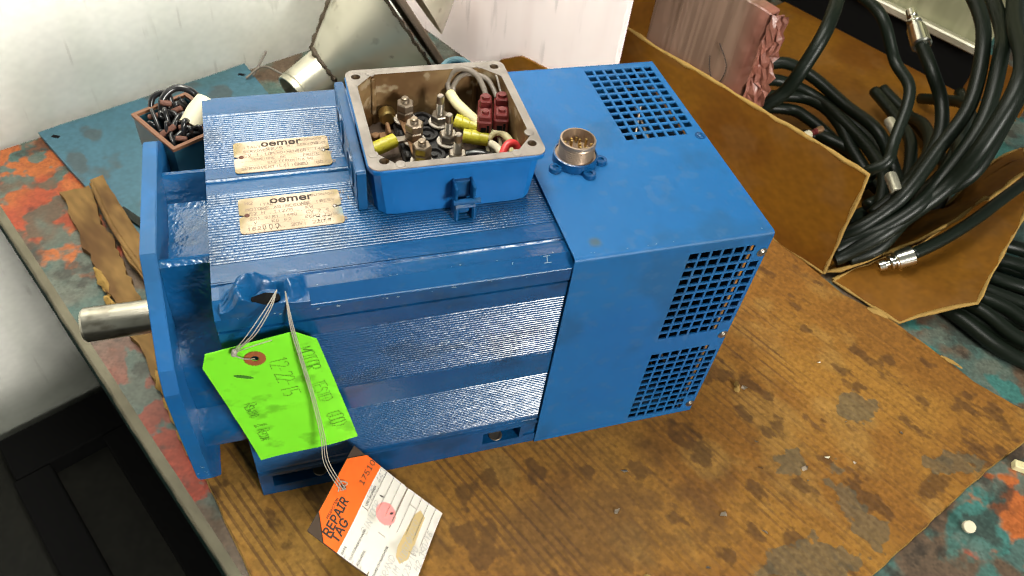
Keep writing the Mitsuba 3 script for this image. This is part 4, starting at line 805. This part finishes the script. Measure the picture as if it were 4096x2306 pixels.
# ---------------------------------------------------------------- hoses
HS = dict(
 coil=[[(1.879, 1.90, .3), (2.027, 1.857, .32), (2.195, 1.71, .34), (2.238, 1.451, .34), (2.276, 1.211, .3), (2.283, 1.004, .25), (2.205, .822, .2)],
  [(1.799, 1.784, .3), (2.028, 1.754, .3), (2.156, 1.618, .3), (2.2, 1.402, .3), (2.202, 1.163, .28), (2.146, .942, .24), (2.048, .788, .2)],
  [(1.792, 1.729, .24), (2.042, 1.696, .25), (2.141, 1.558, .25), (2.188, 1.378, .24), (2.19, 1.192, .22), (2.153, 1.013, .18)],
  [(1.857, 1.446, .16), (1.951, 1.448, .18), (2.047, 1.41, .2), (2.117, 1.317, .2), (2.164, 1.179, .18), (2.139, .999, .14)],
  [(1.824, 1.733, .16), (2.009, 1.673, .17), (2.126, 1.56, .17), (2.176, 1.38, .16), (2.195, 1.181, .12)],
  [(3.158, 1.815, .04), (2.965, 1.447, .25), (2.758, 1.156, .34), (2.484, .909, .3), (2.249, .787, .25), (2.006, .729, .18)],
  [(2.90, 1.70, .04), (2.75, 1.35, .18), (2.467, 1.036, .28), (2.24, .886, .22), (2.02, .839, .16)],
  [(2.95, 1.45, .05), (2.70, 1.10, .30), (2.45, .852, .4), (2.228, .727, .33), (2.004, .657, .22), (1.818, .662, .14)],
  [(2.727, 1.788, .15), (2.7, 1.505, .15), (2.554, 1.19, .15), (2.347, .955, .12), (2.059, .778, .1)],
  [(2.9, 1.9, .08), (2.95, 1.5, .08), (2.8, 1.1, .08), (2.5, .87, .06), (2.1, .72, .05)],
  [(2.45, 1.75, .07), (2.50, 1.45, .07), (2.42, 1.15, .07), (2.2, .92, .06), (1.95, .85, .06)],
  [(3.3, 1.7, .15), (3.15, 1.35, .16), (2.9, 1.08, .16), (2.55, .92, .14), (2.2, .80, .1), (1.9, .72, .06)],
  [(1.75, 1.5, .05), (1.9, 1.58, .05), (2.1, 1.5, .05), (2.25, 1.3, .05), (2.3, 1.05, .05)]],
 loop=[([(1.965, 1.591, 1.0), (1.732, 1.307, .92), (1.627, 1.227, .78), (1.558, 1.233, .62), (1.505, 1.215, .5), (1.515, 1.24, .4)], .034, 'straight black hose crossing the box in front of its back wall'),
  ([(1.898, 1.72, 1.0), (1.932, 1.454, 1.0), (1.971, 1.228, .95), (2.026, 1.081, .85), (1.997, .931, .76), (1.921, .807, .66), (1.841, .746, .57), (1.79, .752, .46), (1.80, .80, .3)], .026, 'thin shiny black hose arching over to the near corner of the box'),
  ([(2.64, 1.58, 1.0), (2.561, 1.318, .95), (2.472, 1.083, .9), (2.36, .90, .70), (2.20, .77, .52), (2.06, .70, .40), (1.93, .66, .30), (1.82, .67, .2), (1.74, .70, .12)], .034, 'thick black hose looping down the middle of the box'),
  ([(2.896, 1.664, .95), (2.669, 1.246, .9), (2.543, 1.019, .85), (2.37, .80, .68), (2.22, .69, .48), (2.05, .63, .34), (1.91, .61, .25), (1.80, .62, .18), (1.73, .64, .1)], .036, 'thick black hose looping down right of the middle loop'),
  ([(3.075, 1.636, 1.0), (2.693, 1.153, .95), (2.456, .848, .9), (2.30, .70, .66), (2.18, .635, .44), (2.04, .605, .30), (1.90, .59, .21), (1.79, .60, .13), (1.72, .61, .07)], .040, 'thick green-black hose looping along the front of the box'),
  ([(2.853, 1.077, .9), (2.56, .80, .66), (2.38, .69, .46), (2.26, .66, .33), (2.08, .61, .23), (1.93, .59, .15), (1.79, .59, .07)], .036, 'outermost black hose at the right edge of the picture')])
gw_ = np.random.default_rng(77)
def wander(P, s=.022):
    P = np.array(P, float); P[1:-1] += gw_.normal(0, s, P[1:-1].shape)*[1, 1, .7]; P[:, 2] = np.maximum(P[:, 2], .03); return P
CL = ['outermost hose of the coil, curving below the orange back wall', 'second hose of the coil from the orange back wall', 'third hose of the coil from the orange back wall', 'short hose arc low in the coil beside the cable plug', 'fourth hose of the coil from the orange back wall', 'hose rising from the box floor in front of the added dark board', 'hose curving under the silver coupling', 'hose between the shiny thin hose and the thick loops', 'innermost hose of the coil, deep in the shadow']
for i, P in enumerate(HS['coil']):
    P = wander(P); tag(add('rubber_hose', tube(P, .033, 12), 'black_rubber', True), 'dark rubber '+CL[i] if i < len(CL) else 'dark rubber hose half buried at the bottom of the cardboard box', 'hose', 'hoses coiled in the box')
for P, r, l in HS['loop']: P = wander(P, .020); tag(add('rubber_hose', tube(P, r, 14, 14), 'black_rubber', True), l, 'hose')
def fitting(key, p, q, prof, mat='chrome'):
    p, q = np.array(p, float), np.array(q, float); L = np.linalg.norm(q-p); return add(key, lathe([(h*L, r) for h, r in prof], p, q, 22), mat, 30)
CP = [(h_, r_*1.35) for h_, r_ in [(0, .008), (0, .017), (.18, .019), (.20, .013), (.30, .013), (.32, .026), (.36, .027), (.38, .020), (.44, .020), (.46, .029), (.50, .029), (.52, .033), (.97, .036), (1, .03), (1, .01)]]
k = numbered('rubber_hose'); tag(k, 'black hose ending in a bright silver coupling near the top of the box', 'hose')
add(k+'__tube', tube([(2.384, 1.342, .75), (2.356, 1.178, .7), (2.376, 1.05, .6), (2.306, .904, .5), (2.131, .78, .36), (1.937, .72, .22)], .033, 12), 'black_rubber', True); fitting(k+'__coupling', (2.459, 1.576, .8), (2.380, 1.330, .748), CP)
k = numbered('rubber_hose'); tag(k, 'black hose with a grey metal coupling lying across the loose flap', 'hose')
add(k+'__tube', tube([(3.04, .80, .31), (2.694, .67, .285), (2.416, .565, .25), (2.219, .515, .20), (2.044, .49, .155)], .030, 12), 'black_rubber', True); fitting(k+'__coupling', (1.905, .505, .085), (2.05, .488, .157), CP)
k = 'cable_plug'; tag(k, 'white and red cable plug with a copper tip poking out of the box', 'plug')
pa, pb = np.array([1.68, 1.16, .36]), np.array([1.858, 1.189, .40]); d = pb-pa
fitting(k+'__body', pa, pa+d*.62, [(0, .01), (0, .022), (.6, .022), (.62, .017), (.70, .017), (.72, .023), (1, .021), (1, .008)], 'worn_cream'); fitting(k+'__red_ring', pa+d*.61, pa+d*.84, [(0, .008), (0, .016), (.3, .016), (.35, .012), (.6, .012), (.65, .016), (1, .016), (1, .005)], 'red_plastic'); fitting(k+'__tip', pa+d*.83, pb+d*.03, [(0, .008), (0, .014), (.5, .018), (1, .016), (1, .004)], 'copper_brown')
for p_, q_, l in (((2.335, 1.247, .36), (2.307, 1.135, .36), 'small grey sleeve among the hoses below the shiny hose'), ((2.004, .80, .40), (1.982, .70, .38), 'small pale sleeve near the front of the hose coil')):
    k = numbered('hose_sleeve'); fitting(k, p_, q_, [(0, .012), (0, .026), (.05, .028), (.95, .028), (1, .026), (1, .012)], 'dull_steel'); tag(k, l, 'sleeve')
RS = [[(2.12, .27), (2.17, .12), (2.24, -.04), (2.42, -.26)], [(2.16, .31), (2.24, .16), (2.34, 0), (2.53, -.18)], [(2.22, .36), (2.33, .20), (2.45, .06), (2.65, -.08)], [(2.30, .42), (2.43, .26), (2.57, .13), (2.8, .02)], [(2.40, .48), (2.54, .34), (2.69, .22), (2.95, .12)], [(2.50, .55), (2.65, .43), (2.8, .32), (3.1, .24)], [(2.62, .62), (2.78, .52), (2.95, .44), (3.2, .38)]]
ORD = ['first', 'second', 'third', 'fourth', 'fifth', 'sixth', 'seventh']
for i, P in enumerate(RS):
    P = wander([(x, y, .018) for x, y in P], .012); tag(add('rubber_hose', tube(P, .036, 12), 'black_rubber', True), f'black hose on the bench right of the loose flap, {ORD[i]} from the brown sheet', 'hose', 'hoses on the bench at the right edge')
for i in range(5):
    P = [((a_[0]+b_[0])/2+.04, (a_[1]+b_[1])/2, .078 if k_ else .05) for k_, (a_, b_) in enumerate(zip(RS[i], RS[i+1]))]
    tag(add('rubber_hose', tube(wander(P, .010), .033, 12), 'black_rubber', True), f'black upper-layer hose right of the loose flap, {ORD[i]} from the brown sheet', 'hose', 'hoses on the bench at the right edge')
# ================================================================ steel cabinet at the back right
Q = 'steel_cabinet'; tag(Q, 'dull brushed steel cabinet side with a bright lower rail, top right corner', 'cabinet')
add(Q+'__side', bbox(4.02, 4.06, .2, 2.9, .31, 3.0, .004), 'brushed_steel'); add(Q+'__rail', bbox(3.96, 4.018, .2, 2.9, .27, .325, .01), 'dull_steel'); add(Q+'__plinth', bbox(4.03, 4.05, .2, 2.9, -.019, .268), 'dark_frame')
# ================================================================ small things on the bench
k = 'metal_slug'; c = np.array([1.50, -.722, -.001]); tag(add(k, lathe([(0, 1e-4), (0, .021), (.002, .023), (.016, .023), (.018, .021), (.018, 1e-4)], c+[0, 0, .004], c+[-.35, -.45, 1.2], 26), 'worn_cream', 30), 'small round pale metal disc on the lower right edge of the cardboard sheet', 'disc')
tag(add('wood_stick', frame(bx(-.0, .16, -.018, .018, -.019, .012, .003), (1.885, -.535, 0), (.80, -.60, 0), (.60, .80, 0), (0, 0, 1)), 'cream'), 'short pale wooden stick at the right edge of the picture', 'stick')
g = np.random.default_rng(17)
spots = [(1.01, -.35), (.99, -.40), (.83, -.31), (1.22, -.38), (1.12, -.33), (.95, .05), (.88, -.2), (1.3, -.2), (.72, -.55), (.6, -.45), (.45, -.62), (.2, -.35), (1.35, .1), (.95, .32), (.3, -.2), (-.3, -.6), (1.5, -.3), (.1, -.7)]
for x, y in spots:
    s = g.uniform(.004, .009); tag(add('debris_crumb', hull(np.array([x, y, 0])+g.normal(0, 1, (10, 3))*[s, s*.7, s*.4]+[0, 0, s*.3]), 'worn_cream' if g.random() < .15 else 'dark_bolt'), 'tiny crumb of grit on the brown cardboard sheet', 'grit', 'crumbs on the cardboard sheet')
for x, y, l, w_, a, z, i in ((.92, .06, .06, .012, 1.1, .02, 1), (.79, .33, .05, .008, -.6, .006, 2), (.19, -.62, .10, .014, .55, .008, 3)): add('cardboard_sheet__scrap', scrap(x, y, l, w_, a, z, 60+i), 'torn_edge', True)
